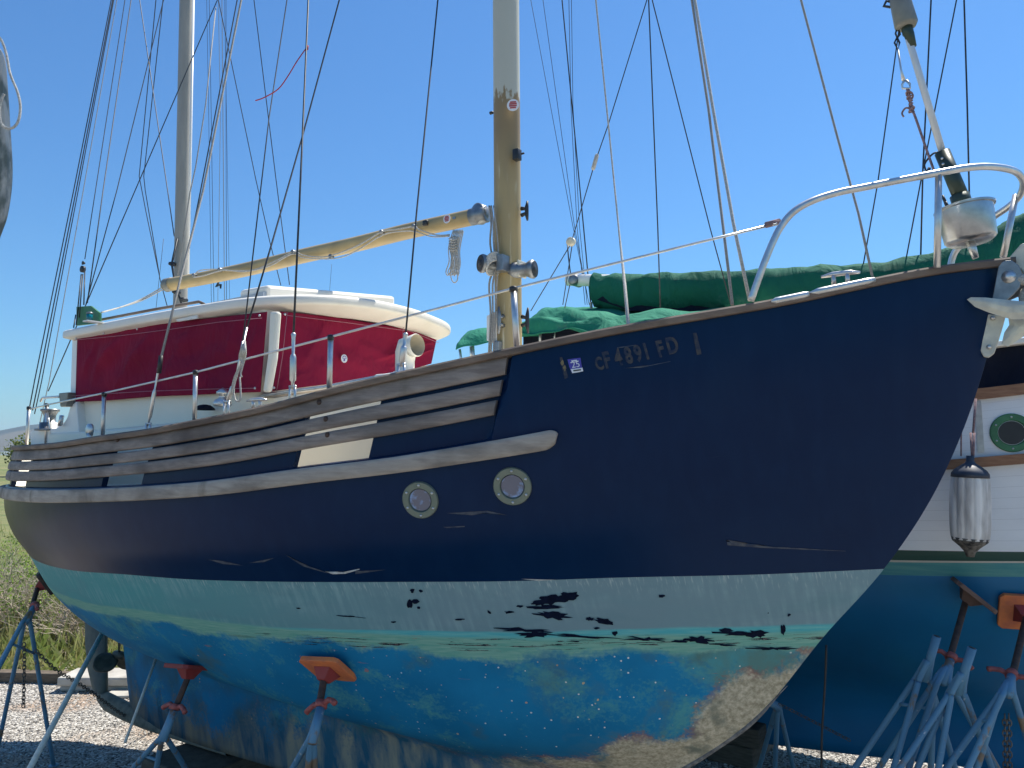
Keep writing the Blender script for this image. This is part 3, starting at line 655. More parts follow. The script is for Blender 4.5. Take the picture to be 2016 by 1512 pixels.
# round sticker on the front cover
mb = MB(); c = pf(667, 707)+FN*.042; mb.lathe(c, FN, [(0, .024), (.002, .024)], 28); st = mb.build('round_sticker', MT['sticker_white'], c2, False)
mb = MB(); r3 = FN.cross(Z3).normalized()
mb.tube([c+FN*.003+(r3*math.cos(a)+Z3*math.sin(a))*.015 for a in np.linspace(R(20), R(160), 10)], .002, 4)
for k in (-1, 0, 1): mb.tube([c+FN*.003-Z3*.003+r3*(.004*k)-Z3*.0, c+FN*.003-Z3*.014+r3*(.004*k+.002)], .0014, 4)
mb.tube([c+FN*.003-r3*.017+Z3*.001, c+FN*.003+r3*.017+Z3*.001], .0015, 4); mb.build('print', MT['sticker_blue'], st)
# side light box (green) at the aft corner of the roof
mb = MB(); sp_ = vpoly([(150, 604), (178, 602), (196, 616), (196, 636), (150, 641)], .93)
mb.prism(sp_, V3*-.015); sp2 = mb.build('side_light', MT['greenbox'], sail, False, .003)
mb = MB(); q0 = onv(184, 630, 1.0); mb.box(q0-Z3*.012, U3*.03, V3*.05, Z3*.004); mb.build('shelf', MT['white'], sp2, False)
mb = MB(); q0 = onv(176, 627, .97); mb.lathe(q0-Z3*.015, Z3, [(0, .018), (.045, .018)], 14); mb.build('lens', MT['teal'], sp2); mb = MB(); mb.lathe(q0+Z3*.03, Z3, [(0, .02), (.008, .02), (.012, .01)], 14); mb.build('lens_cap', MT['alu'], sp2)
# ---------------------------------------------------------------- spars
mm = thing  # alias kept short
def spar(name, base, top, ra, rb, mat, n=28):
    mb = MB(); rows_ = []
    for k in range(13):
        p = base.lerp(top, k/12); rows_.append([p+U3*(ra*math.cos(a))+V3*(rb*math.sin(a)) for a in [2*math.pi*j/n for j in range(n)]])
    mb.grid(rows_, closed=True); mb.f.append(tuple(12*n+j for j in range(n))); mb.mi.append(0); return mb.build(name, mat, sail)
mb_ = W(.0, 0, 2.1); b1, t1 = onv(1001, 690, 0), onv(996, 0, 0); d = (t1-b1)/(t1.z-b1.z)
mast = spar('main_mast', b1+d*(2.1-b1.z), b1+d*(9.6-b1.z), .078, .070, MT['mast'])
b2_, t2_ = onv(355, 590, 0), onv(367, 0, 0); d2 = (t2_-b2_)/(t2_.z-b2_.z)
miz = spar('mizzen_mast', b2_+d2*(2.1-b2_.z), b2_+d2*(7.6-b2_.z), .058, .05, MT['mizzen'])
mb = MB(); mb.tube([onv(370, 560, .045), onv(381, 0, .045)], .009, 6); mb.build('lit_edge_strip', MT['white'], miz)  # added white strip stands for the sunlit right edge of the mizzen
mb = MB()
for x, y in ((340, 520), (347, 575), (362, 590)): mb.lathe(onv(x, y, .07), V3, [(-.03, .012), (0, .02), (.03, .012)], 10)
mb.tube([onv(349, 470, .06), onv(338, 520, .09), onv(345, 560, .09), onv(358, 600, .09)], .008, 6); mb.build('mast_fitting', MT['wire'], miz)
# main boom
bp = [(940, 425, .02), (900, 434, .03), (800, 456, .07), (700, 481, .12), (600, 503, .16), (500, 527, .2), (420, 544, .24), (335, 560, .28)]
bpts = [onv(x, y, v) for x, y, v in bp]; mb = MB(); mb.tube(smoothpts(bpts, 5), .047, 20); boom = mb.build('boom', MT['gold_spar'], sail)
dirb = (bpts[-1]-bpts[0]).normalized()
mb = MB(); mb.lathe(bpts[0]+dirb*.04, -dirb, [(0, .049), (.1, .049), (.102, .04)], 20); mb.build('boom_end', MT['alu'], boom)
mb = MB(); mb.lathe(bpts[-1]-dirb*.02, dirb, [(0, .049), (.06, .05), (.08, .035), (.09, .03)], 20); mb.build('boom_end', MT['greybody'], boom)
gn = onv(951, 420, .02)
mb = MB(); mb.lathe(gn-U3*.02-V3*.03, V3*1+U3*-.3, [(0, .03), (.0, .055), (.05, .062), (.055, .05), (.07, .03)], 24); mb.build('gooseneck', MT['alu'], boom)
mb = MB(); mb.box(onv(838, 439, .1), dirb*.016, V3*.012, Z3*.016); mb.build('block', MT['black'], boom, True, .006)
def sticker_round(x, y, v, nrm, r, par):
    c = onv(x, y, v); mb = MB(); mb.lathe(c, nrm, [(0, r), (.0015, r)], 24); s_ = mb.build('maker_sticker', MT['sticker_white'], par, False)
    mb = MB(); rx = nrm.cross(Z3).normalized(); rz = rx.cross(nrm)
    for k, (z0, w_) in enumerate(((.5, .5), (.2, .62), (-.12, .62), (-.45, .5))): mb.box(c+nrm*.0025+rz*(r*z0), rx*(r*w_), rz*(r*.12), nrm*.0006)
    mb.build('print', MT['sticker_red'], s_, False)
sticker_round(880, 431, .085, (V3+Vector((0, 0, .0))).normalized(), .026, boom)
mb = MB(); mb.box(onv(894, 429, .078), dirb*.01, V3*.002, Z3*.007); mb.build('plate', MT['alu'], boom, False)
cR = onv(1010, 207, .07); sticker_round(1010, 207, .075, (V3+U3*.45).normalized(), .034, mast)
# lashing lines along the boom
def bl_(x, y, v=.06):
    vv = interp([(335, .28), (420, .24), (500, .2), (600, .16), (700, .12), (800, .07), (940, .02)], x); return onv(x, y, vv+v)
for L, rr in (([(885, 462), (860, 463), (825, 452), (816, 446), (780, 452), (752, 456), (720, 475), (690, 490), (650, 504), (625, 506), (595, 502), (578, 496), (540, 515), (500, 531), (460, 533), (434, 533), (400, 543), (381, 546)], .0042),
              ([(885, 465), (850, 466), (822, 457), (800, 455), (755, 462), (700, 495), (660, 509), (600, 508), (575, 500), (530, 524), (480, 535), (435, 530), (395, 532), (383, 541)], .0038)):
    mb = MB(); mb.tube(smoothpts([bl_(x, y) for x, y in L], 4), rr, 6); mb.build('lashing_line', MT['rope'], boom)
mb = MB()
for x, y in ((816, 446), (752, 457), (652, 505), (578, 496), (434, 531), (383, 542)): mb.lathe(bl_(x, y, .05), V3, [(-.015, .012), (.012, .014), (.02, .006)], 10)
mb.build('eye_strap', MT['alu'], boom)
# rope tails from boom end to the wheelhouse roof
mb = MB()
for dy in (0, 5): mb.tube(smoothpts([onv(326, 562+dy, .3), onv(280, 588+dy*.6, .4), onv(240, 604, .6), onv(200, 615, .85)], 5), .005, 6)
mb.build('boom_line', MT['rope'], boom)
# mast fittings
def winch(x, y, v, ax, par, mat=None):
    c = onv(x, y, v); ax = Vector(ax).normalized(); mb = MB()
    mb.lathe(c, ax, [(-.10, .05), (-.07, .052), (-.055, .045), (-.03, .038), (0, .038), (.02, .05), (.035, .052), (.045, .046)], 24); o = mb.build('winch', MT['alu'], par)
    mb = MB(); mb.lathe(c+ax*.046, ax, [(-.003, .046), (.0, .046), (.002, .04), (-.001, .02), (.004, .016)], 20); mb.build('winch_top', MT['black'], o)
winch(960, 520, .12, (-.85, -.45, .0), mast); winch(1038, 531, .0, (.9, -.42, 0), mast)
mb = MB(); mb.box(onv(990, 519, .09), U3*.022, V3*.035, Z3*.045); mb.build('winch_pad', MT['alu'], mast, False, .003)
mb = MB(); mb.box(onv(1027, 530, .0), U3*.006, V3*.04, Z3*.045); mb.build('winch_pad', MT['galv'], mast, False, .003)
def cleat(x, y, v, h, out, par):
    c = onv(x, y, v); mb = MB()
    mb.tube([c+out*.035-Z3*h, c+out*.030-Z3*h*.4, c+out*.030+Z3*h*.4, c+out*.035+Z3*h], [.005, .011, .011, .005], 8)
    for s in (-1, 1): mb.tube([c-out*.005+Z3*s*h*.35, c+out*.03+Z3*s*h*.2], [.012, .008], 8)
    return mb.build('cleat', MT['alu'] if h > .07 else MT['black'], par)
cleat(990, 632, .072, .075, (V3-U3*.1).normalized(), mast); cleat(1029, 632, 0, .07, U3, mast); cleat(1028, 417, 0, .055, U3, mast)
mb = MB(); mb.box(onv(1018, 305, .05), U3*.018, V3*.02, Z3*.03); mb.lathe(onv(1026, 303, .05), U3, [(0, .006), (.02, .006)], 8); mb.build('mast_light', MT['black'], mast, True, .005)
mb = MB(); mb.lathe(onv(968, 222, .0), -U3, [(-.01, .008), (.01, .01), (.014, .004)], 8); mb.build('eye_bolt', MT['black'], mast)
mb = MB(); mb.prism(vpoly([(958, 622), (977, 612), (977, 678), (958, 670)], .08), V3*-.01); mb.build('instrument_cover', MT['white'], mast, False, .002)
mb = MB(); mb.box(onv(981, 683, .09), U3*.016, V3*.02, Z3*.03); mb.build('junction_box', MT['alu'], mast, False, .004)
for x0, dx, rr in ((970, 0, .006), (975, 3, .005), (966, -3, .006)):
    mb = MB(); mb.tube(smoothpts([onv(x0-3, 405, .1), onv(x0+1, 440, .1), onv(x0+2+dx, 480, .1), onv(x0+6, 525, .1), onv(x0+dx, 560, .1), onv(x0, 620, .1), onv(x0-4, 700, .1)], 4), rr, 6); mb.build('halyard', MT['wirelight'], mast)
mb = MB()
for k in range(6): mb.tube([onv(970+k*.3, 512+3*k, .12)+V3*.045*math.cos(a)-U3*.045*math.cos(a)*.2+Z3*.0+(U3*.5+Z3*.86)*.045*math.sin(a) for a in np.linspace(0, 2*math.pi, 16)], .006, 6, cap=False)
mb.build('winch_turns', MT['rope'], mast)
# ---------------------------------------------------------------- wires
RG = {}
def wire(name, pts, r, mat, par=None, ext=0.0, n=6):
    """pts: (x, y, v) sightings on planes alongside the boat; ext lengthens the wire upward to its masthead"""
    P = [onv(x, y, v) for x, y, v in pts]
    if ext: P = [P[0]+(P[0]-P[1]).normalized()*ext]+P
    mb = MB(); mb.tube(P, r, n); return mb.build(name, MT[mat], par or sail)
wire('shroud', [(607, 0, .5), (595, 280, .8), (578, 655, 1.17)], .0052, 'wire', ext=3)
wire('shroud', [(862, 0, .45), (820, 420, .85), (799, 655, 1.06)], .0042, 'wire', ext=3)
wire('shroud', [(668, 0, .3), (595, 270, .55), (535, 480, .9), (486, 645, 1.1)], .0045, 'wire', ext=3)
wire('shroud', [(565, 0, .3), (530, 230, .5), (478, 672, 1.15)], .0035, 'wire', ext=3)
wire('stay', [(430, 0, -.2), (503, 350, -.5), (531, 475, -.6), (553, 562, -.7)], .0035, 'wire', ext=1)
wire('stay', [(500, 0, -.2), (543, 350, -.5), (570, 561, -.7)], .0035, 'wire', ext=1)
wire('mizzen_shroud', [(475, 0, .4), (400, 375, .75), (355, 550, .95), (313, 722, 1.2)], .0065, 'wirelight', ext=1)
wire('mizzen_shroud', [(467, 0, .3), (395, 375, .6), (372, 490, .7)], .004, 'wire', ext=1)
wire('mizzen_shroud', [(425, 15, .1), (405, 205, .3), (385, 330, .4), (374, 380, .4), (350, 540, .6)], .004, 'wirelight')
# mizzen backstays and sheets falling to the stern
wire('backstay', [(219, 0, .2), (145, 375, .5), (68, 750, .75), (57, 808, .8)], .004, 'wire', ext=.6)
wire('backstay', [(222, 0, .2), (150, 375, .5), (76, 750, .75), (64, 808, .8)], .0042, 'wire', ext=.6)
wire('backstay', [(224, 0, .15), (154, 375, .45), (82, 750, .7), (68, 815, .75)], .0035, 'wire', ext=.6)
wire('backstay', [(230, 0, .15), (164, 375, .45), (97, 750, .7), (70, 870, .75)], .003, 'wirelight', ext=.6)
wire('topping_lift', [(246, 0, .2), (188, 375, .5), (167, 510, .7)], .003, 'wire', ext=.6)
wire('mizzen_stay', [(258, 0, -.2), (203, 375, .3), (172, 596, .85)], .004, 'wire', ext=.6)
wire('mizzen_stay', [(322, 0, 0), (230, 375, .4), (169, 600, .85)], .0035, 'wire', ext=.6)
wire('mizzen_stay', [(428, 0, 0), (266, 375, .5), (170, 598, .85), (95, 770, .9)], .0035, 'wire', ext=.6)
wire('halyard', [(307, 0, -.3), (274, 347, -.6), (288, 420, -.65), (317, 558, -.7), (329, 602, -.7)], .004, 'wire', ext=.5)
wire('halyard', [(321, 0, -.3), (283, 347, -.6), (286, 375, -.62), (315, 549, -.7)], .004, 'wire', ext=.5)
wire('stay', [(275, 0, -.3), (330, 375, -.1), (343, 465, 0)], .004, 'wire', ext=.5)
wire('antenna', [(322, 470, -.5), (307, 608, -.5)], .002, 'wire'); wire('antenna', [(653, 520, -.4), (649, 572, -.4)], .0012, 'wire')
# mizzen-boom block and tackle by the side light
mb = MB(); mb.lathe(onv(163, 530, .9), V3, [(-.012, .01), (-.01, .022), (.01, .022), (.012, .01)], 14); mb.lathe(onv(165, 518, .9), V3, [(-.008, .006), (.008, .014)], 10)
for a, b in (((160, 540), (150, 640)), ((163, 540), (156, 625)), ((167, 535), (165, 600)), ((149, 620), (145, 645))): mb.tube([onv(*a, .9), onv(*b, .95)], .004, 6)
mb.build('tackle', MT['wire'], sail)
# forward of the main mast
wire('stay', [(1173, 0, 0), (1197, 238, 0), (1218, 449, .1), (1230, 560, .3), (1237, 640, .74)], [.0045, .0045, .0045, .0045, .0075, .008], 'rope', ext=2)
wire('stay', [(1273.5, 0, -.3), (1197, 247, -.3), (1171, 321, -.3), (1124, 480, -.35), (1045, 612, -.5)], .0032, 'wire', ext=.4)
wire('stay', [(1277, 0, -.3), (1295, 449, -.5), (1300, 606, -.7)], .0038, 'wire', ext=1)
wire('stay', [(1284, 0, -.3), (1398, 449, -.6), (1440, 603, -.6)], .0032, 'wire', ext=1)
wire('halyard', [(1362, 0, .1), (1395, 215, .2), (1424, 449, .4), (1442, 600, .55)], .006, 'wirelight', ext=2)
wire('halyard', [(1368, 0, .1), (1404, 215, .2), (1444, 440, .4), (1476, 592, .5)], .0068, 'rope', ext=2)
wire('forestay', [(1577, 0, .05), (1646, 260, .1), (1690, 420, .2), (1718, 547, .32)], .0048, 'wirelight', ext=2)
mb = MB(); a, b = onv(1176, 303, -.3), onv(1167, 335, -.3); mb.tube([a, a.lerp(b, .1), a.lerp(b, .9), b], [.006, .012, .012, .006], 10); mb.build('insulator', MT['rope'], sail)
# boat 1 block below insulator
mb = MB(); mb.lathe(onv(1124, 476, -.35), V3, [(-.014, .012), (-.012, .026), (.012, .026), (.014, .012)], 14); mb.build('block', MT['galv'], sail)
mb = MB(); mb.tube([onv(1117, 480, -.4), onv(1119, 505, -.4), onv(1122, 530, -.4), onv(1124, 545, -.4)], .004, 6); mb.tube([onv(1126, 485, -.4), onv(1108, 600, -.6)], .003, 5); mb.tube([onv(1122, 560, -.4), onv(1112, 606, -.6)], .003, 5); mb.build('halyard', MT['wire'], sail)
wire('lifeline', [(57, 806, .85), (92, 797, .95), (205, 774, 1.17), (385, 733, 1.2), (651, 663, 1.1), (1010, 568, .88), (1385, 475, .6), (1530, 440, .5)], .0052, 'steel')
mb = MB(); mb.tube([onv(1508, 443, .52), onv(1535, 436, .48)], .012, 8); mb.build('lifeline_hook', MT['pinkrope'], sail)
# turnbuckles and chainplates
def turnbuckle(x0, y0, x1, y1, v, rr=.011):
    a, b = onv(x0, y0, v), onv(x1, y1, v); mb = MB()
    mb.tube([a, a.lerp(b, .03), a.lerp(b, .08), a.lerp(b, .38), a.lerp(b, .40), a.lerp(b, .45), a.lerp(b, .85), a.lerp(b, .88), b], [rr*.6, rr, rr*.8, rr*.6, rr*1.0, rr*1.3, rr*1.3, rr*.7, rr*.6], 10)
    for s in (-1, 1): mb.tube([b+U3*.016*s+Z3*.01, b+U3*.018*s-Z3*.03, b+U3*.016*s-Z3*.07], .006, 6)
    mb.tube([b-U3*.022+Z3*.01, b+U3*.022+Z3*.01], .006, 6); mb.build('turnbuckle', MT['steel'], sail)
turnbuckle(578, 655, 576, 765, 1.17); turnbuckle(799, 655, 790, 722, 1.06); turnbuckle(313, 722, 292, 838, 1.2, .008); turnbuckle(466, 738, 446, 795, 1.19, .008)
mb = MB(); mb.tube([onv(317, 700, 1.2), onv(313, 735, 1.2)], .012, 8); mb.build('shroud_boot', MT['black'], sail)
mb = MB(); mb.tube([onv(486, 645, 1.1), onv(466, 738, 1.19)], .005, 6); mb.tube([onv(478, 672, 1.15), onv(466, 738, 1.19)], .005, 6); mb.build('shroud', MT['steel'], sail)
# stanchions
def tubepart(name, pts, r, mat='steel', n=10, par=None):
    mb = MB(); mb.tube(pts, r, n); return mb.build(name, MT[mat], par or sail)
for (x0, y0, x1, y1, v, rr) in ((205, 776, 202, 862, 1.17, .011), (385, 733, 383, 828, 1.2, .011), (651, 664, 648, 768, 1.1, .012), (1011, 569, 1018, 686, .88, .014), (57, 803, 52, 874, .85, .012), (92, 797, 91, 874, .93, .011)):
    s_ = tubepart('stanchion', [onv(x0, y0, v), onv(x1, y1+6, v)], rr); mb = MB(); p = onv(x0, y0, v); mb.lathe(p-Z3*.012, Z3, [(0, rr*1.25), (.02, rr*1.25), (.024, rr*.6)], 12); mb.build('stanchion_cap', MT['black'], s_)
tubepart('stern_brace', [onv(93, 800, .93), onv(101, 872, .93)], .005)
# stern winch, cowl, horn, small deck gear
c = onv(97, 842, .9); mb = MB(); mb.lathe(c-Z3*.02, Z3, [(0, .088), (.012, .088), (.013, .06), (.055, .06), (.057, .038), (.10, .036), (.125, .048), (.133, .058), (.145, .058), (.146, .03)], 28); mb.build('sheet_winch', MT['alu'], sail)
mb = MB(); mb.prism(vpoly([(115, 774), (134, 772), (130, 800), (118, 801)], .97), V3*-.05); mb.build('wheelhouse_vent', MT['greybody'], sail, False, .006)
tubepart('rail', [onv(80, 790, .9), onv(84, 783, .9), onv(116, 781, .97)], .008); tubepart('rail', [onv(118, 838, .95), onv(122, 818, .95)], .014)
mb = MB(); p = onv(177, 846, 1.2); mb.lathe(p-V3*.01, V3, [(0, .014), (.004, .034), (.018, .034), (.024, .014)], 18); mb.tube([p-Z3*.02, p-Z3*.07], [.02, .008], 8); mb.build('footblock', MT['steel'], sail)
mb = MB(); c = onv(438, 790, 1.0)
mb.lathe(c-Z3*.03, Z3, [(0, .035), (.005, .045), (.02, .048), (.04, .035), (.045, .02), (.06, .018), (.065, .032), (.08, .032), (.09, .018), (.10, .004)], 20); mb.build('deck_winch', MT['steel'], sail)
mb = MB(); c = onv(403, 800, .95); mb.lathe(c-Z3*.02, Z3, [(0, .055), (.012, .05), (.026, .03), (.03, .01)], 20); mb.build('deck_hatch_knob', MT['darkcanvas'], sail)
tubepart('handrail', [onv(505, 786, .86), onv(520, 777, .86), onv(640, 762, .86), onv(800, 732, .86), onv(812, 734, .86)], .010, 'steel')
mb = MB(); a, b = onv(512, 783, .82), onv(745, 748, .82); mb.box((a+b)/2, (b-a)/2, V3*.03, Z3*.008); mb.build('deck_plank', MT['teakpale'], sail, False)
def stay_cleat(x, y, v):
    c = onv(x, y, v); mb = MB(); mb.tube([c-U3*.07+Z3*.02, c-U3*.03+Z3*.025, c+U3*.03+Z3*.025, c+U3*.07+Z3*.02], [.005, .01, .01, .005], 8)
    for s in (-1, 1): mb.tube([c+U3*.025*s-Z3*.02, c+U3*.025*s+Z3*.025], .009, 8)
    mb.build('deck_cleat', MT['steel'], sail)
stay_cleat(505, 797, 1.17); stay_cleat(1655, 551, .35)
mb = MB(); L = [hit(1517, 600), hit(1592, 584), hit(1600, 583), hit(1718, 560)]
for (x0, y0, x1, y1) in ((1518, 594, 1592, 579), (1594, 577, 1722, 551)):
    mb.tube([onv(x0+(x1-x0)*k/8, y0+(y1-y0)*k/8, interp([(1500, .56), (1590, .47), (1722, .34)], x0+(x1-x0)*k/8)) for k in range(9)], [.004]+[.013]*7+[.010], 10)
mb.build('rail_guard', MT['steel'], sail)
# cowl vent
c = onv(797, 720, .72)
sm = smoothpts([c-Z3*.06, c, c+Z3*.04+U3*.0, c+Z3*.085+U3*.02-V3*.0, c+Z3*.10+U3*.065+V3*.0], 5); mb = MB()
fw = (U3*1.0+V3*.02+Z3*.05).normalized()
rows_ = []
prof = [(c-Z3*.06, Z3, .05), (c-Z3*.055, Z3, .058), (c-Z3*.03, Z3, .056), (c-Z3*.028, Z3, .046), (c+Z3*.02, Z3, .046), (c+Z3*.06+U3*.004, (Z3*.9+fw*.2).normalized(), .05), (c+Z3*.088+fw*.02, (Z3*.6+fw*.7).normalized(), .056), (c+Z3*.088+fw*.045, fw, .052), (c+Z3*.090+fw*.075, fw, .055), (c+Z3*.090+fw*.08, fw, .052), (c+Z3*.090+fw*.06, fw, .044), (c+Z3*.085+fw*.015, fw, .04)]
for p, ax, rr in prof:
    x = ax.cross(V3).normalized() if abs(ax.dot(V3)) < .9 else ax.cross(Z3).normalized(); x = (V3-ax*V3.dot(ax)).normalized(); y = ax.cross(x)
    rows_.append([p+(x*math.cos(a)+y*math.sin(a))*rr for a in [2*math.pi*k/24 for k in range(24)]])
mb.grid(rows_[:10], 0, True); mb.grid(rows_[9:], 1, True); mb.f.append(tuple(len(mb.v)-24+j for j in range(24))); mb.mi.append(1)
mb.build('cowl_vent', [MT['cream'], MT['ventin']], sail)
mb = MB(); q0 = onv(812, 738, .8); mb.box(q0-Z3*.02, U3*.13, V3*.12, Z3*.02); mb.build('vent_box', MT['white'], sail, False, .01)
# rail-foot line on port side deck: stern bits
# ---------------------------------------------------------------- bow: pulpit, furler, anchor roller
def pul(x, y, v): return onv(x, y, v)
P = [(1478, 592, .57), (1500, 530, .56), (1520, 480, .54), (1537, 447, .52), (1562, 417, .50), (1600, 395, .46), (1650, 379, .40), (1700, 369, .35), (1760, 357, .30), (1850, 340, .24), (1900, 331, .18), (1945, 328, .11), (1985, 333, .03)]
P3 = [pul(*p) for p in P]; tipu = (P3[-1]-W(0, 0, 0)).dot(U3); zt_ = P3[-1].z
back = [onv(2006, 343, -.04), onv(2015, 361, -.11), onv(2008, 384, -.17), onv(1988, 405, -.22)]
port = [onv(1955, 428, -.27), onv(1920, 456, -.31), onv(1886, 488, -.34), onv(1875, 508, -.35), onv(1871, 528, -.35)]
pulpit = tubepart('pulpit', smoothpts(P3+back+port, 5), .0135, 'steel', 12)
tubepart('pulpit_leg', [pul(1848, 340, .24), pul(1845, 527, .22)], .0125, 'steel', 12, pulpit)
tubepart('pulpit_leg', [onv(2000, 384, -.18), onv(1975, 506, -.14)], .0125, 'steel', 12, pulpit)
fu = lambda x, y: onv(x, y, 0)
furl = tubepart('furler_foil', [fu(1700, -330), fu(1790, 80), fu(1857, 305)], .0135, 'foil', 14)
tubepart('furler_sleeve', [fu(1855, 300), fu(1898, 402)], .029, 'sleeve', 18, par=furl)
tubepart('furler_collar', [fu(1889, 384), fu(1897, 410)], .036, 'sleeve', 18, par=furl)
mb = MB()
for a in ((1856, 316), (1858, 327)): mb.lathe(fu(*a)+V3*.027, V3, [(0, .006), (.004, .004)], 8)
mb.build('rivet', MT['steel'], furl)
tubepart('furler_swivel', [fu(1765, -30), fu(1772, 0), fu(1784, 48), fu(1785, 54)], [.033, .04, .045, .036], 'greybody', 20, par=furl)
tubepart('swivel_tail', [fu(1784, 46), fu(1788, 66), fu(1790, 68), fu(1797, 92)], [.022, .022, .02, .015], 'sleeve', 14, par=furl)
dr = fu(1905, 442); ax = (fu(1898, 402)-fu(1916, 490)).normalized()
mb = MB(); mb.lathe(dr, ax, [(-.075, .03), (-.075, .075), (-.065, .088), (-.06, .092), (.06, .100), (.062, .108), (.070, .109), (.073, .10), (.06, .094), (.02, .09), (.02, .02)], 36)
mb.build('furler_drum', simple('drum_steel', (.50, .51, .52), (.34, .35, .36), .3, .9, 14), furl, auto=40)
tubepart('furler_tang', [fu(1908, 472), fu(1921, 508)], [.02, .012], 'steel', 10, par=furl)
for k in (0, 1): tubepart('furler_shackle', [fu(1855+k*6, 385+k*12), fu(1860+k*5, 395+k*10), fu(1868, 418)], .006, 'wire', 6, par=furl)
mb = MB(); mb.tube([fu(1762, 0)-U3*.02, fu(1745, 2), fu(1740, 12), fu(1752, 14), fu(1760, 10)], .006, 8); mb.build('shackle', MT['wire'], furl); mb = MB(); mb.tube([fu(1766, 56), fu(1763, 66), fu(1767, 76), fu(1772, 68), fu(1768, 56)], .004, 8)
mb.tube([fu(1766, 74), fu(1761, 84), fu(1768, 98), fu(1771, 84), fu(1766, 74)], .004, 8); mb.build('shackle', MT['wire'], furl)
tubepart('tack_wire', [fu(1768, 98), fu(1774, 138), fu(1779, 158)], [.004, .004, .008], 'steel', 8, par=furl)
mb = MB(); mb.tube([fu(1781, 158), fu(1776, 166), fu(1777, 174), fu(1792, 174), fu(1791, 165), fu(1784, 158)], .005, 8); mb.build('shackle', MT['steel'], furl)
mb = MB()
for k in range(7):
    q1 = random.uniform(.006, .016); q2 = random.uniform(-.014, .014); mb.tube([fu(1790+k*.8, 180+6*k)+U3*q1*math.cos(a)+V3*q1*math.sin(a)+Z3*(q2*math.cos(a+k)) for a in np.linspace(0, 2*math.pi, 10)], .0036, 6)
mb.tube(smoothpts([fu(1788, 176), fu(1795, 218), fu(1800, 225), fu(1826, 300), fu(1842, 345)], 4), .0055, 6)
mb.tube(smoothpts([fu(1800, 220), fu(1785, 212), fu(1776, 222), fu(1779, 230)], 4), .004, 6); mb.build('tack_rope', MT['pinkrope'], furl)
mb = MB(); mb.tube(smoothpts([fu(1852, 300), fu(1838, 302), fu(1826, 314), fu(1820, 325), fu(1822, 336), fu(1815, 345)], 4), .004, 6); mb.build('lashing', MT['wire'], furl)
# stem fitting with roller plates
mb = MB(); a = vpoly([(1966, 520), (1978, 513), (1992, 512), (2006, 522), (2013, 540), (2008, 566), (1996, 580), (1970, 600), (1952, 596)], .05)
mb.prism(a, V3*-.012); sf = mb.build('bow_roller', MT['alu'], sail, False, .003)
mb = MB(); mb.lathe(onv(1986, 545, .05), V3, [(-.02, .024), (.004, .024), (.006, .016), (.014, .014), (.016, .004)], 18); mb.build('roller_pin', MT['steel'], sf)
mb = MB(); mb.prism(vpoly([(1966, 520), (2030, 505), (2060, 560), (1990, 590), (1952, 596)], -.06), V3*-.012); mb.build('roller_cheek', MT['alu'], sf, False, .003)
mb = MB(); mb.lathe(W(2.40, -.045, 2.88), V3, [(0, .04), (.01, .045), (.035, .03), (.06, .045), (.07, .04)], 20); mb.build('roller', MT['rope'], sf)
mb = MB(); L = []
for x, y in ((1945, 618), (1940, 640), (1932, 670), (1930, 690), (1936, 702), (1946, 704), (1957, 696), (1966, 670), (1975, 640), (1980, 622)): L.append(onv(x, y, .028))
mb.prism(L, V3*-.02); mb.build('stem_plate', MT['galv'], sail, False, .004)
mb = MB()
for x, y in ((1954, 626), (1947, 683)): mb.lathe(onv(x, y, .035), V3, [(-.005, .009), (.005, .008), (.008, .003)], 10)
mb.build('stem_bolt', MT['steel'], sail)
# anchor hanging in the roller
anch = thing('anchor', 'galvanised plough anchor with pointed flukes stowed in the bow roller of the navy ketch', 'anchor', onv(1985, 610, 0))
def shell(pxs, v, th, name, bow=.0):
    c = Vector((0, 0, 0)); L = [onv(x, y, v) for x, y in pxs]
    for p in L: c += p
    c /= len(L); mb = MB(); n = len(L); vs2 = [c+V3*bow]+[c+(p-c)*.5+V3*bow*.7 for p in L]+L
    fs2 = [(0, 1+i, 1+(i+1) % n) for i in range(n)]+[(1+i, 1+n+i, 1+n+(i+1) % n, 1+(i+1) % n) for i in range(n)]
    mb.add(vs2, fs2); o = mb.build(name, MT['galv'], anch, False); md = o.modifiers.new('s', 'SOLIDIFY'); md.thickness = th; md.offset = 0; return o
shell([(1904, 590), (1912, 586), (1940, 587), (1985, 592), (2030, 596), (2060, 600), (2060, 625), (2030, 628), (1990, 628), (1950, 616), (1920, 604)], .10, .008, 'fluke', .012)
shell([(1985, 622), (2030, 620), (2060, 600), (2055, 640), (2010, 665), (1985, 682), (1972, 678), (1978, 655), (1988, 640)], .03, .008, 'fluke', .010)
mb = MB(); mb.prism(vpoly([(1975, 520), (2010, 480), (2050, 470), (2090, 560), (2050, 610), (2010, 600), (2025, 560), (2010, 530)], 0), V3*-.02); mb.build('shank', MT['galv'], anch, False, .005)
mb = MB(); mb.lathe(onv(2005, 552, .03), (U3+V3*.2), [(-.02, .018), (.05, .026), (.06, .02)], 16); mb.build('shank_pin', MT['rope'], anch)
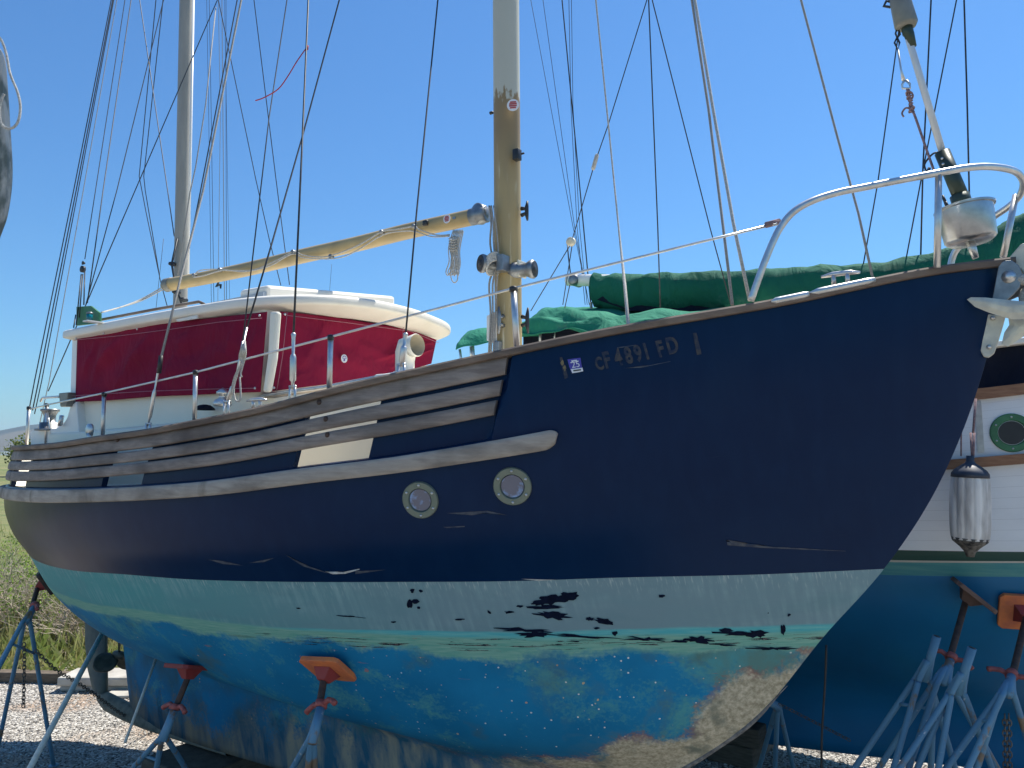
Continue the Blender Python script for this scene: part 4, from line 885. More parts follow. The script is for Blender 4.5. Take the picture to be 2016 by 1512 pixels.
# ---------------------------------------------------------------- things painted on or fixed to the hull
def porthole(x, y, par, trees=None, r=.078, mat='brass', glassr=.6, sx=1):
    p, n, d_ = hit(x, y, trees); mb = MB()
    mb.lathe(p-n*.01, n, [(0, r), (.016, r), (.02, r*.96), (.02, r*(glassr+.06)), (.014, r*(glassr+.02)), (.006, r*glassr), (.004, .001)], 40)
    o = mb.build('porthole', MT[mat], par, auto=40)
    mb = MB(); mb.lathe(p-n*.0, n, [(0, r*glassr*.98), (.003, r*glassr*.98)], 32); mb.build('glass', MT['glass'] if mat == 'brass' else MT['black'], o, False)
    x_ = n.cross(Z3).normalized(); y_ = x_.cross(n); mb = MB()
    for k in range(6):
        a = R(30+60*k); mb.lathe(p+n*.009+(x_*math.cos(a)+y_*math.sin(a))*r*.82, n, [(0, .006), (.003, .006), (.006, .002)], 8)
    mb.build('bolt', MT['steel'], o); return o
porthole(828, 984, sail); porthole(1009, 957, sail)
def on_hull(x, y, d): p, n, _ = hit(x, y); return p+n*d
def decal(name, polys, mat, d=.0025, par=None):
    mb = MB()
    for poly in polys:
        n = len(poly); cx, cy = sum(p[0] for p in poly)/n, sum(p[1] for p in poly)/n
        try:
            ring = [on_hull(cx, cy, d)]
            for s in (.5, 1.0): ring += [on_hull(cx+(x-cx)*s, cy+(y-cy)*s, d) for x, y in poly]
        except TypeError: continue
        mb.add(ring, [(0, 1+i, 1+(i+1) % n) for i in range(n)]+[(1+i, 1+n+i, 1+n+(i+1) % n, 1+(i+1) % n) for i in range(n)])
    return mb.build(name, MT[mat], par or hull)
def jag(cx, cy, w_, h_, n=22, tilt=0, rough=.35):
    out = []
    for k in range(n):
        a = 2*math.pi*k/n; rr = 1+rough*(random.random()-.5)*2; x, y = w_*math.cos(a)*rr, h_*math.sin(a)*rr
        out.append((cx+x, cy+y+x*tilt))
    return out
random.seed(3)
fl = [jag(1090, 1180, 36, 9, 26, -.12), jag(1122, 1172, 15, 8, 16), jag(1078, 1195, 30, 3.5, 20, 0, .5), jag(1088, 1211, 33, 6.5, 24, .1), jag(1062, 1186, 14, 5), jag(1161, 1218, 8, 3.5), jag(1190, 1223, 19, 6, 20, .18),
      jag(1303, 1173, 6, 3.5, 10), jag(1430, 1240, 12, 3.5, 14, .1), jag(1450, 1247, 35, 4, 24, .05, .5), jag(1490, 1247, 20, 7, 20), jag(1541, 1239, 5, 9, 14, .3), jag(1553, 1210, 3.5, 3, 8), jag(1512, 1206, 1.5, 1.5, 6),
      jag(812, 1162, 5, 4, 10), jag(829, 1163, 4, 3.5, 10), jag(807, 1188, 6, 8, 12), jag(818, 1184, 9, 4, 10), jag(824, 1196, 3, 2.5, 8), jag(963, 1204, 4, 3, 8, .5), jag(1002, 1205, 9, 2.5, 12), jag(1023, 1193, 6, 2.5, 9), jag(1235-60, 1237-1, 5, 3, 8),
      jag(1030, 1240, 45, 3.5, 26, .06, .7), jag(1055, 1248, 32, 6, 24, .02, .5), jag(1140, 1252, 50, 2.2, 26, .06, .8), jag(1210, 1246, 5, 5, 9), jag(1270, 1258, 40, 3.2, 26, .05, .8), jag(1375, 1259, 26, 6, 22, .04, .5), jag(1425, 1269, 22, 2.2, 18, .02, .8), jag(1340, 1262, 16, 3, 14),
      jag(690, 1213, 22, 1.5, 16, .1, .8), jag(905, 1219, 9, 1.6, 10), jag(775, 1224, 5, 1.6, 8), jag(1522, 1276, 35, 3.5, 24, .02, .7), jag(1600, 1272, 8, 5, 12, -.3), jag(1590, 1290, 5, 8, 12, -.5), jag(588, 1197, 5, 1.2, 8), jag(1130, 1262, 12, 2, 12, 0, .7)]
for p_ in fl: decal('bared_paint', [p_], 'navyflake')
sc = [([(640, 1124), (655, 1128), (680, 1127), (708, 1119), (708, 1121), (680, 1129), (655, 1130)], 'scratchw'), ([(560, 1090), (600, 1113), (645, 1127), (645, 1128), (598, 1115)], 'scratch'),
      ([(1430, 1062), (1432, 1070), (1470, 1073), (1665, 1084), (1665, 1085), (1500, 1078), (1432, 1073)], 'scratch'), ([(880, 1010), (960, 1005), (1000, 1014), (960, 1009), (930, 1014)], 'scratch'),
      ([(410, 1101), (440, 1104), (470, 1111), (480, 1113), (440, 1110)], 'scratch'), ([(490, 1108), (540, 1098), (520, 1106)], 'scratch'), ([(872, 1037), (915, 1035), (915, 1037), (880, 1039)], 'scratch'), ([(1025, 1139), (1095, 1141), (1060, 1143)], 'scratchw'),
      ([(1215, 684), (1250, 679), (1250, 680.5), (1215, 686)], 'scratch'), ([(1228, 725), (1262, 722), (1320, 711), (1320, 712), (1262, 724)], 'scratch'), ([(700, 1130), (760, 1121), (700, 1124)], 'scratch')]
for poly, mt in sc: decal('scratch', [poly], mt, .002)
# registration characters, faded
def text_on(body, spots, hh, tilt, shear, mat, name, par, wscale=.62, d=.003, bold=.0):
    for ch, (x0, y0) in zip(body, spots):
        cu = bpy.data.curves.new('c', 'FONT'); cu.body = ch; cu.resolution_u = 3; cu.offset = bold
        ob = bpy.data.objects.new('c', cu); C.objects.link(ob); bpy.context.view_layer.update()
        me_ = ob.to_mesh(); V_ = [v.co.copy() for v in me_.vertices]; F_ = [tuple(p.vertices) for p in me_.polygons]; ob.to_mesh_clear(); bpy.data.objects.remove(ob); bpy.data.curves.remove(cu)
        if not V_: continue
        mb = MB(); pts = []
        for v in V_:
            x, y = v.x*hh*wscale*1.4, v.y*hh*1.4
            pts.append(on_hull(x0+x+shear*y*-1, y0-y+tilt*x, d))
        mb.add(pts, F_); mb.build(name, MT[mat], par)
reg = [('C', 1169, 729), ('F', 1186, 725), ('4', 1208, 720), ('8', 1228, 716), ('9', 1247, 712), ('1', 1263, 708), ('F', 1291, 703), ('D', 1310, 697)]
for ch, x, y in reg: text_on(ch, [(x+6, y)], 31 if ch not in 'C' else 24, -.22, .28, 'ghost', 'registration_letter', hull, .66 if ch != 'D' else .70, bold=.035)
decal('letter_ghost', [[(1364, 656), (1371, 655), (1381, 697), (1372, 699)]], 'ghost'); decal('letter_ghost', [[(1102, 704), (1107, 703), (1119, 743), (1112, 746)]], 'ghost')
decal('letter_ghost', [jag(1107, 715, 3.5, 7, 10, .2), jag(1112, 725, 3, 7, 10, .2)], 'gold', .004)
stk = decal('year_sticker', [[(1117.5, 708), (1130, 706), (1143, 704.5), (1145, 718), (1148, 730), (1135, 733), (1126, 734.5), (1121, 722)]], 'sticker_blue', .004)
decal('sticker_foot', [[(1124, 727), (1136, 725.5), (1147, 724), (1148.5, 731), (1137, 733.5), (1127, 735)]], 'sticker_white', .0055, stk)
text_on('2', [(1126, 725)], 12.5, -.18, .2, 'sticker_white', 'numeral', stk, 1.0, .007); text_on('5', [(1134.5, 723.5)], 12.5, -.18, .2, 'sticker_white', 'numeral', stk, 1.0, .007)
decal('sticker_print', [[(1125, 710), (1136, 708.5), (1136, 711), (1125.5, 712.5)], [(1123, 713.8), (1139, 711.5), (1139, 712.8), (1123, 715)]], 'sticker_white', .006, stk)
decal('sticker_print', [[(1129, 729), (1144, 727), (1144.5, 729.5), (1129.5, 731.5)]], 'black', .0075, stk)
# plank bolts
for x, y in ((638, 794), (643, 825), (646, 856), (244, 869), (243, 896)):
    h_ = hit(x, y)
    if h_ is None: c_ = onv(x, y, 1.17 if x > 400 else 1.26); h_ = (c_-V3*.03, V3)
    mb = MB(); mb.lathe(h_[0]+h_[1]*.028, h_[1], [(0, .012), (.01, .012), (.014, .006)], 10); mb.build('plank_bolt', MT['screw'], sail)
# ---------------------------------------------------------------- loose gear on the boat
def coil(name, label, pts_sets, r, mat, cat, grp=None):
    mb = MB()
    for L in pts_sets: mb.tube(smoothpts(L, 5), r, 6)
    return tag(mb.build(name, MT[mat]), label, cat)
random.seed(11); L = []
for k in range(7):
    x0 = 885+k*3.0; vv = .08+.018*k
    L.append([onv(x0+8, 452, vv), onv(x0+1, 474, vv), onv(x0-2, 492, vv), onv(x0+random.uniform(-4, 3), 515, vv), onv(x0-7+k*1.3, 535, vv), onv(x0-2, 541+random.uniform(-3, 3), vv), onv(x0+6-k*.5, 520, vv), onv(x0+2, 492, vv), onv(x0+9, 455, vv)])
L.append([onv(889, 500, .12), onv(887, 540, .12), onv(893, 556, .12), onv(901, 549, .12), onv(899, 520, .12)])
for k in range(5): L.append([onv(884, 470+k*5, .15), onv(892, 473+k*5, .19), onv(902, 468+k*5, .15), onv(893, 466+k*5, .1), onv(884, 470+k*5, .15)])
coil('coiled_rope', 'grey and white rope coil hanging below the forward end of the golden boom', L, .0034, 'rope', 'rope')
L = []
for k in range(4): L.append([onv(482, 672, 1.2), onv(474+k*3, 690, 1.21+.01*k), onv(472+k*3, 706, 1.2), onv(480, 712, 1.2), onv(484-k, 695, 1.2), onv(482, 672, 1.2)])
L.append([onv(478, 712, 1.2), onv(462, 742, 1.2), onv(455, 775, 1.2)]); L.append([onv(480, 712, 1.2), onv(474, 735, 1.2), onv(476, 742, 1.2)])
L.append([onv(475, 715, 1.2), onv(461, 760, 1.2), onv(463, 786, 1.2), onv(470, 789, 1.2), onv(474, 780, 1.2), onv(472, 742, 1.2)])
coil('rope_bundle', 'small pale rope bundle tied to the shroud beside the lifeline', L, .0045, 'rope', 'rope')
mb = MB(); mb.tube(smoothpts([onv(605, 92, .55), onv(585, 120, .6), onv(568, 148, .62), onv(548, 175, .64), onv(520, 192, .66), onv(503, 198, .68)], 4), .0035, 6); mb.lathe(onv(605, 94, .55), Z3, [(-.012, .006), (.012, .008)], 8)
tag(mb.build('red_cord', MT['redcord']), 'loose red cord blowing out from a tall black shroud', 'cord')
# ---------------------------------------------------------------- neighbour boat (white over green over blue)
V2 = -2.59
nb = thing('sailboat', 'white hulled sailboat with green stripe, blue bottom and green canvas covers, behind the navy bow', 'boat', W(1, V2, .1))
def nb_z(pts, b): # height along the side from sightings
    tab = sorted([((onv(x, y, V2+b)-W(0, 0, 0)).dot(U3), onv(x, y, V2+b).z) for x, y in pts]); return tab
cap2 = nb_z([(1925, 764), (2016, 752)], 1.15); st2 = nb_z([(1870, 905), (2016, 893)], 1.15)
gt2 = nb_z([(1775, 1084), (2016, 1091)], 1.09); gb2 = nb_z([(1765, 1104), (2016, 1110)], 1.08); wb2 = nb_z([(1760, 1108), (2016, 1114)], 1.08); tb2 = nb_z([(1745, 1133), (2016, 1142)], 1.06)
def linx(tab):
    (a, b), (c, d_) = tab[0], tab[-1]; return lambda u: b+(d_-b)*(u-a)/(c-a)*(.55 if u < a else 1)
L2 = [(linx(cap2), 1.15), (linx(st2), 1.15), (linx(gt2), 1.10), (linx(gb2), 1.08), (linx(wb2), 1.075), (linx(tb2), 1.06), (lambda u: linx(tb2)(u)-.3, .93), (lambda u: .95, .62), (lambda u: .62, .17), (lambda u: .12+.085*max(0, u-.4), .11), (lambda u: .10+.085*max(0, u-.4), .0)]
VCODE = [6.0, 5.0, 4.0, 3.55, 3.40, 3.0, 2.5, 2, 1.5, 1, .5]
def nbp(k, tau, side):
    zf, B = L2[k]; us = [4.3, 4.25, 4.1, 4.08, 4.07, 4.0, 3.7, 3.2, 2.9, 2.6, 2.6][k]; ue = [-3.3, -3.3, -3.2, -3.2, -3.2, -3.15, -3, -2.8, -2.2, -2.1, -2.1][k]
    u = us-(us-ue)*(1-math.cos(math.pi*tau))/2; b = hb(u, .9, us, ue, B, 2.6, 1.1, 2.8, 1.5); return u, b*side, zf(u)
vs_ = []; uvs = []; fs = []; NB = 90
per = [4, 8, 1, 1, 1, 4, 4, 4, 4, 1]
rowsN = []
for k in range(10):
    for s in range(per[k]): rowsN.append((k, s/per[k]))
rowsN.append((9, 1.0))
for side in (1, -1):
    for k, t in rowsN:
        for j in range(NB+1):
            def cr(kk): return np.array(nbp(max(0, min(10, kk)), j/NB, side))
            if 5 <= k <= 8:
                a, b, c, d_ = cr(k-1) if k > 5 else cr(5)*2-cr(6), cr(k), cr(k+1), cr(k+2); p = .5*((2*b)+(c-a)*t+(2*a-5*b+4*c-d_)*t*t+(3*b-a-3*c+d_)*t**3)
            else: p = cr(k)*(1-t)+cr(k+1)*t
            vs_.append(W(p[0], V2+p[1], p[2])); uvs.append((p[0], VCODE[k]*(1-t)+VCODE[k+1]*t))
nR = len(rowsN)
for sd in (0, 1):
    for i in range(nR-1):
        for j in range(NB):
            b0 = sd*nR*(NB+1); q_ = (b0+i*(NB+1)+j, b0+i*(NB+1)+j+1, b0+(i+1)*(NB+1)+j+1, b0+(i+1)*(NB+1)+j); fs.append(q_[::-1] if sd == 0 else q_)
me = bpy.data.meshes.new('hull'); me.from_pydata(vs_, [], fs); me.update(); ul = me.uv_layers.new(name='UVMap'); li = np.zeros(len(me.loops), int); me.loops.foreach_get('vertex_index', li); ul.data.foreach_set('uv', np.array(uvs)[li].ravel())
hull2 = link('hull', me, MT['hull2'], nb); T2 = [bvh_of(hull2)]
def nbstrip(k, h, th, name, mat):
    mb = MB(); rows_ = []
    for s, seq in ((1, range(0, 91)), (-1, range(90, -1, -1))):
        for j in seq:
            u, b, z = nbp(k, j/NB, s); rows_.append([W(u, V2+(abs(b)-.02)*s, z), W(u, V2+(abs(b)+th)*s, z), W(u, V2+(abs(b)+th)*s, z-h), W(u, V2+(abs(b)-.02)*s, z-h)])
    mb.grid(rows_, closed=True); mb.build(name, MT[mat], nb, True, auto=35)
nbstrip(0, .06, .03, 'cap_rail', 'darkwood'); nbstrip(1, .055, .03, 'rubbing_strake', 'darkwood')
mb = MB(); rows_ = [[W(nbp(0, j/60, 1)[0], V2+nbp(0, j/60, 1)[1]*k*.98, nbp(0, j/60, 1)[2]-.03) for k in (-1, -.5, 0, .5, 1)] for j in range(1, 60)]; mb.grid(rows_).build('deck', MT['cream'], nb)
porthole(1992, 852, nb, T2, .105, 'greenbox', .62)
def nbpl(pxs, v, th, name, mat, bev=.01): mb = MB(); mb.prism([onv(x, y, v) for x, y in pxs], V3*-th); return mb.build(name, mat, nb, False, bev)
# chainplate strap, cabin with dark cover
p0 = hit(1925, 790, T2); p1 = hit(1931, 890, T2)
mb = MB(); a, b = p0[0]+p0[1]*.006, p1[0]+p1[1]*.006; mb.box((a+b)/2, (b-a)/2, U3*.016, V3*.003); mb.build('chainplate', MT['steel'], nb, False)
nbpl([(1900, 684), (2040, 668), (2200, 650), (2200, 900), (1900, 900)], V2+.75, 1.4, 'cabin_cover', MT['darkcanvas'], .03)
nbpl([(1890, 682), (1960, 672), (2016, 664), (2200, 645), (2200, 655), (2016, 676), (1890, 692)], V2+.82, 1.5, 'cabin_top', MT['cream'], .008)
# lines beside fender
# boom with its green cover, sagging end rising forward
def blob(path, name, mat, seed, par, n=22, amp=.15, flat=1.0):
    """wrinkled fabric tube: path of (point, half width, half height)"""
    pts = [Vector(p[0]) for p in path]; rr = [(p[1], p[2]) for p in path]; rows_ = []; K = 9
    for i in range(len(pts)-1):
        for k in range(K):
            t = k/K; p = pts[i].lerp(pts[i+1], t); a = rr[i][0]*(1-t)+rr[i+1][0]*t; b = rr[i][1]*(1-t)+rr[i+1][1]*t; s_ = i+t; ring = []
            for j in range(n):
                an = 2*math.pi*j/n
                f = 1+amp*noise.noise(Vector((s_*2.3+math.cos(an)*.8, math.sin(an)*1.2, seed)))+amp*.8*noise.noise(Vector((s_*5+math.sin(an)*2, math.cos(an)*2.5, seed+3)))
                ring.append(p+V3*(a*math.cos(an)*f)+Z3*(b*math.sin(an)*f))
            rows_.append(ring)
    mb = MB(); mb.grid(rows_, closed=True); m_ = len(rows_)-1
    mb.f += [tuple(range(n-1, -1, -1)), tuple(m_*n+j for j in range(n))]; mb.mi += [0, 0]
    return mb.build(name, MT[mat], par)
def o2(x, y, dv=0): return onv(x, y, V2+dv)
bm2 = MB(); bm2.tube([o2(1118, 551), o2(1170, 552), o2(1900, 560)], .055, 16); bo2 = bm2.build('boom', MT['white'], nb)
mb = MB(); mb.lathe(o2(1128, 551, .06), V3, [(-.12, .03), (-.12, .05), (0, .05), (.01, .03)], 18); mb.build('boom_end', MT['alu'], bo2)
sc_ = blob([(o2(1166, 562), .05, .08), (o2(1172, 572), .11, .15), (o2(1230, 577), .14, .17), (o2(1330, 577), .16, .175), (o2(1450, 577), .16, .175), (o2(1580, 571), .16, .175), (o2(1700, 566), .16, .175), (o2(1850, 550), .16, .185), (o2(1930, 528), .17, .2), (o2(2000, 497), .17, .23), (o2(2080, 462), .2, .26), (o2(2200, 430), .2, .3)], 'sail_cover', 'darkgreen', 2.2, bo2, 40, .13)
# canvas dodger and awning
def sheet(rows_px, vlist, name, mat, par, amp=.05, seed=1, sub=5):
    ctrl = [[onv(x, y, V2+v) for x, y in r_] for r_, v in zip(rows_px, vlist)]
    A = [smoothpts(r_, sub) for r_ in ctrl]; cols = list(zip(*A)); B_ = [smoothpts(c_, sub) for c_ in cols]; rows2 = list(zip(*B_)); out = []
    for i, r_ in enumerate(rows2):
        out.append([p+Z3*(amp*noise.noise(Vector((i*.25+j*.05, j*.18-i*.1, seed)))) + V3*(amp*.6*noise.noise(Vector((i*.35, j*.12, seed+7)))) for j, p in enumerate(r_)])
    mb = MB(); mb.grid(out); o = mb.build(name, MT[mat], par); md = o.modifiers.new('s', 'SOLIDIFY'); md.thickness = .006; return o
sheet([[(897, 688), (930, 681), (975, 672), (1060, 662)], [(905, 668), (930, 655), (975, 650), (1060, 640)], [(925, 652), (945, 647), (985, 643), (1060, 632)], [(945, 650), (965, 646), (1000, 640), (1060, 630)]], [.75, .6, .2, -.5], 'awning', 'greencanvas', nb, .03, 3)
sheet([[(1020, 655), (1066, 649), (1120, 652), (1200, 658), (1300, 655), (1420, 640)], [(1030, 640), (1075, 625), (1130, 632), (1210, 640), (1300, 640), (1420, 628)], [(1045, 628), (1085, 608), (1140, 612), (1210, 618), (1300, 617), (1420, 608)], [(1050, 626), (1090, 606), (1150, 608), (1230, 612), (1320, 610), (1440, 604)]], [.8, .72, .45, -.4], 'dodger', 'greencanvas', nb, .07, 9, 7)
nbpl([(1030, 650), (1066, 640), (1150, 634), (1250, 630), (1420, 618), (1420, 720), (1030, 720)], V2+.5, .02, 'side_curtain', MT['darkcanvas'], 0)
nbpl([(1175, 590), (1240, 612), (1400, 612), (1400, 600), (1200, 575)], V2+.1, .05, 'curtain', MT['darkcanvas'], 0)
for x0, y0, x1, y1 in ((905, 688, 910, 712), (931, 680, 934, 708), (927, 682, 928, 700), (1063, 642, 1064, 676), (1094, 645, 1090, 668)):
    mb = MB(); mb.tube([o2(x0, y0, .7), o2(x1, y1+10, .7)], .012 if x0 != 1094 else .006, 8); mb.build('awning_post', MT['steel'], nb)
# neighbour wires
def wn(pts, r, mat='wire', ext=2, dv=0, name='shroud'):
    P = [onv(x, y, V2+dv) for x, y in pts]
    if ext: P = [P[0]+(P[0]-P[1]).normalized()*ext]+P
    mb = MB(); mb.tube(P, r, 5); mb.build(name, MT[mat], nb)
wn([(1045, 0), (1128, 446), (1160, 600)], .0028, 'wire'); wn([(1069, 0), (1131, 446), (1158, 590)], .0028, 'wire'); wn([(1106.5, 0), (1149, 449), (1163, 600)], .006)
wn([(1163, 595), (1168, 660)], .014, 'rope', 0); wn([(1120, 0), (1124, 208), (1136, 446), (1152, 600)], .0028); wn([(1125, 0), (1128, 208), (1141, 446), (1156, 600)], .0028)
wn([(1764, 100), (1728, 360), (1697, 535)], .005); wn([(1833, 0), (1817, 330), (1812, 525)], .006); wn([(1883, 0), (1815, 345), (1779, 535)], .005); wn([(1898, 0), (1904, 200), (1911, 500)], .006)
wn([(1830, 330), (1822, 345)], .012, ext=0)
# fender
fe = hit(1905, 1000, T2); nF = V3; ft, fb = onv(1910, 897, V2+1.3), onv(1910, 1096, V2+1.3); axf = (ft-fb).normalized(); Lf = (ft-fb).length
fen = thing('fender', 'dirty ribbed white boat fender with dark ends hanging against the white hull', 'fender', fb)
mb = MB(); rows_ = []
rF = .097
for i in range(25):
    h = .09+(Lf-.20)*i/24; sh = min(1, .86+.14*math.sin(math.pi*i/24)**.3) if 0 < i < 24 else .9
    x_ = axf.cross(V3).normalized(); y_ = V3; rows_.append([fb+axf*h+(x_*math.cos(a)+y_*math.sin(a))*(rF*sh*(1-.06*(abs(math.cos(a*7))**10))) for a in [2*math.pi*k/96 for k in range(96)]])
gf = simple('dirty_vinyl', (.86, .81, .74), (.48, .44, .40), .5, 0, 9, .2, .004, stretch=(2, 2, .35), lo=.4, hi=.62)
mb.grid(rows_, closed=True).build('body', gf, fen)
mb = MB(); mb.lathe(fb+axf*(Lf-.115), axf, [(0, rF*.94), (.02, rF*.92), (.04, rF*.78), (.062, rF*.48), (.075, rF*.27), (.09, rF*.2), (.115, rF*.2)], 28); mb.build('top_end', simple('blue_black_rubber', (.02, .03, .05), (.05, .06, .08), .5), fen)
mb = MB(); mb.lathe(fb+axf*.10, -axf, [(0, rF*.93), (.02, rF*.86), (.05, rF*.5), (.075, rF*.28), (.10, rF*.2)], 28); mb.build('bottom_end', simple('chafed_rubber', (.03, .03, .03), (.25, .22, .18), .9, 0, 30, .8, .01), fen)
mb = MB()
for x0, y0, x1, y1 in ((1911, 852, 1914, 900), (1918, 852, 1916, 900), (1921, 785, 1916, 852)): mb.tube([onv(x0, y0, V2+1.25), onv(x1, y1, V2+1.29)], .006, 6)
mb.build('line', MT['pinkrope'], fen)
mb = MB(); mb.tube([onv(1893, 790, V2+1.2), onv(1892, 898, V2+1.2)], .004, 6); tag(mb.build('line', MT['pinkrope']), 'thin dark red line hanging on the white hull beside the ribbed fender', 'rope')
# ---------------------------------------------------------------- a third boat standing behind the wheelhouse
V4 = -7.2
b3 = thing('sailboat', 'sailboat hidden behind the wheelhouse, seen only by its mast wires', 'boat', W(-6, V4, .1))
mb = MB(); rows_ = []
for z, B, L_ in ((2.2, 1.0, 2.6), (1.6, 1.0, 2.5), (1.1, .7, 2.2), (.8, .15, 1.8), (.2, .1, 1.5)):
    rows_.append([W(-5.7+L_*math.cos(a), V4+B*abs(math.sin(a))**.7*math.copysign(1, math.sin(a)), z) for a in [2*math.pi*k/40 for k in range(40)]])
mb.grid(rows_, closed=True); mb.f.append(tuple(range(40))); mb.mi.append(0); mb.build('hull', MT['white'], b3)
for (x0, x1, x2, rr, m_) in ((407, 411, 416, .005, 'wire'), (412, 416, 421, .006, 'wire'), (430, 434, 429, .006, 'wirelight'), (437, 439, 442, .008, 'wirelight'), (445, 445, 446, .006, 'wire'), (442, 446, 452, .004, 'wire')):
    P = [onv(x0, 0, V4), onv(x1, 230, V4), onv(x2, 585, V4)]; P = [P[0]+(P[0]-P[1])*2]+P+[onv(x2+2, 700, V4)]
    mb = MB(); mb.tube(P, rr, 5); mb.build('shroud', MT[m_], b3)
P = [onv(361, 0, V4), onv(355, 590, V4)]; mb = MB(); mb.tube([P[0]+(P[0]-P[1])*1.0, P[0], P[1], P[1]+(P[1]-P[0])*.5], .05, 12); mb.build('mast', MT['mizzen'], b3)
mb = MB(); p = onv(428, 565, V4); mb.prism([p+U3*-.05, p+Z3*.12+U3*.06, p+Z3*.02+U3*.08], V3*.03); mb.lathe(p+U3*.12-Z3*.05, Z3, [(0, .02), (.1, .03)], 8); mb.build('burgee', MT['black'], b3, False)
# ---------------------------------------------------------------- mottled blade of a boat at the left edge
def lb(x, y, Y=2.6): return ony(x, y, Y)
edge = [(-30, 60), (-10, 88), (0, 112), (5, 170), (10, 250), (14, 320), (12, 370), (4, 420), (-6, 450), (-25, 500)]
mb = MB(); E_ = smoothpts([lb(x, y) for x, y in edge], 5); rows_ = []
for p in E_: rows_.append([p+Vector((-.02-.0, -.02, 0))*0+Vector((0, .03, 0)), p+Vector((.003, .012, 0)), p+Vector((.003, -.004, 0)), p+Vector((-.012, -.018, 0)), p+Vector((-.06, -.03, 0)), p+Vector((-.6, -.04, 0)), p+Vector((-.6, .05, 0))])
mb.grid(rows_, closed=True); mb.f += [tuple(range(6, -1, -1)), tuple((len(rows_)-1)*7+j for j in range(7))]; mb.mi += [0, 0]
gb = thing('rudder', 'mottled grey curved rudder blade with a cable loop at the edge of the view', 'rudder', lb(-100, 600))
mb.build('blade', MT['greyblade'], gb, auto=40)
mb = MB(); mb.tube(smoothpts([lb(-15, 62, 2.5), lb(2, 78, 2.5), (lb(12, 105, 2.5)), lb(20, 145, 2.5), lb(34, 180, 2.5), lb(40, 210, 2.5), lb(36, 238, 2.5), lb(24, 252, 2.5), lb(8, 250, 2.5), lb(0, 235, 2.5), lb(0, 205, 2.5), lb(8, 185, 2.5)], 5), .0042, 8); mb.build('cable', MT['rope'], gb)
# ---------------------------------------------------------------- jack stands
def padgeo(p, n, w_, h_, rot=0.0):
    x = (Z3-n*Z3.dot(n)).normalized(); y = n.cross(x); c_, s_ = math.cos(rot), math.sin(rot); return p, (x*c_+y*s_)*h_, (y*c_-x*s_)*w_
def stand(name, label, pad, apex, feet, padmat=None, w_=.115, h_=.115, rot=0, handle=True, handpos=None, group='jack stands', tube_r=.0205, topext=None, chain=None, braces=True):
    A = Vector(apex); t = thing(name, label, 'jack stand', Vector((A.x, A.y, 0)), group)
    up = None
    if pad:
        p, n = pad; up = (p-A).normalized()
        c, hx, wy = padgeo(p+n*.022, n, w_, h_, rot); mb = MB(); L = []
        for a, b in ((-1, -.82), (-1, .82), (-.82, 1), (.82, 1), (1, .82), (1, -.82), (.82, -1), (-.82, -1)): L.append(c+hx*a+wy*b)
        mb.prism(L, n*-.024 if False else -n*-.0+(-n)*.024*-1*-1 if False else (n*-.0)); 
        mb = MB(); mb.prism([q-n*.012 for q in L], n*.024); mb.build('pad', MT[padmat], t, False, .004)
        mb = MB(); q = c+n*.012; f = n
        mb.add([q+hx*.5+wy*.42, q+hx*.5-wy*.42, q-hx*.5-wy*.42, q-hx*.5+wy*.42]+[q+n*.05+hx*.22+wy*.2, q+n*.05+hx*.22-wy*.2, q+n*.05-hx*.22-wy*.2, q+n*.05-hx*.22+wy*.2], [(0, 1, 5, 4), (1, 2, 6, 5), (2, 3, 7, 6), (3, 0, 4, 7), (4, 5, 6, 7), (3, 2, 1, 0)])
        mb.build('pad_bracket', MT['redpad'] if padmat != 'brownpad' else MT['brownpad'], t, False, .003)
        top = A+up*.085; mb = MB(); pts = [A, c+n*.055]; m_ = 60
        mb.tube([pts[0].lerp(pts[1], i/m_) for i in range(m_+1)], [.0155+.0018*(i % 2) for i in range(m_+1)], 12); mb.build('screw', MT['screw'], t)
        if handle:
            hp = A+up*.10; x = up.cross(V3).normalized() if handpos is None else handpos; mb = MB()
            mb.lathe(hp-up*.012, up, [(0, .03), (.03, .028)], 12)
            for s in (-1, 1): mb.tube([hp+x*.02*s, hp+x*.05*s+up*.012, hp+x*.08*s-up*.0, hp+x*.10*s-up*.014], [.013, .013, .013, .014], 8)
            mb.build('handle_nut', MT['redmetal'], t)
    else: up = Vector(topext).normalized(); top = A+up*.17
    mb = MB(); mb.tube([A-up*.07, top-up*.0], tube_r, 16); mb.build('socket', MT['stand'], t)
    if not pad: mb = MB(); mb.lathe(top+up*.001, up, [(0, tube_r*.8), (.001, tube_r*.8)], 16); mb.build('bore', MT['black'], t)
    mids = []
    for fx in feet:
        f = Vector(fx); a = A+up*.02+(f-A).normalized()*.0; d_ = Vector((f.x-A.x, f.y-A.y, 0)).normalized()*.025
        k1 = A-up*.06+d_*1.6; mb = MB(); mb.tube(smoothpts([A+up*.04+d_*.6, k1, k1.lerp(f, .12), f], 4), tube_r*.72, 12); lg = mb.build('leg', MT['stand'], t)
        mids.append(k1.lerp(f, .22)); mb = MB(); mb.lathe(f-Z3*.0, Z3, [(0, .035), (.008, .035)], 12); mb.build('foot', MT['stand'], lg)
    if braces:
        for i in range(len(mids)):
            if i == 0:
                mb = MB(); a, b = mids[i], mids[(i+1) % len(mids)]; mb.tube([a, b], .009, 8); mb.build('brace', MT['stand'], t)
    return t
def hp(x, y, trees=None): h_ = hit(x, y, trees); return h_[0], h_[1]
def gz(x, y): return onz(x, y, 0)
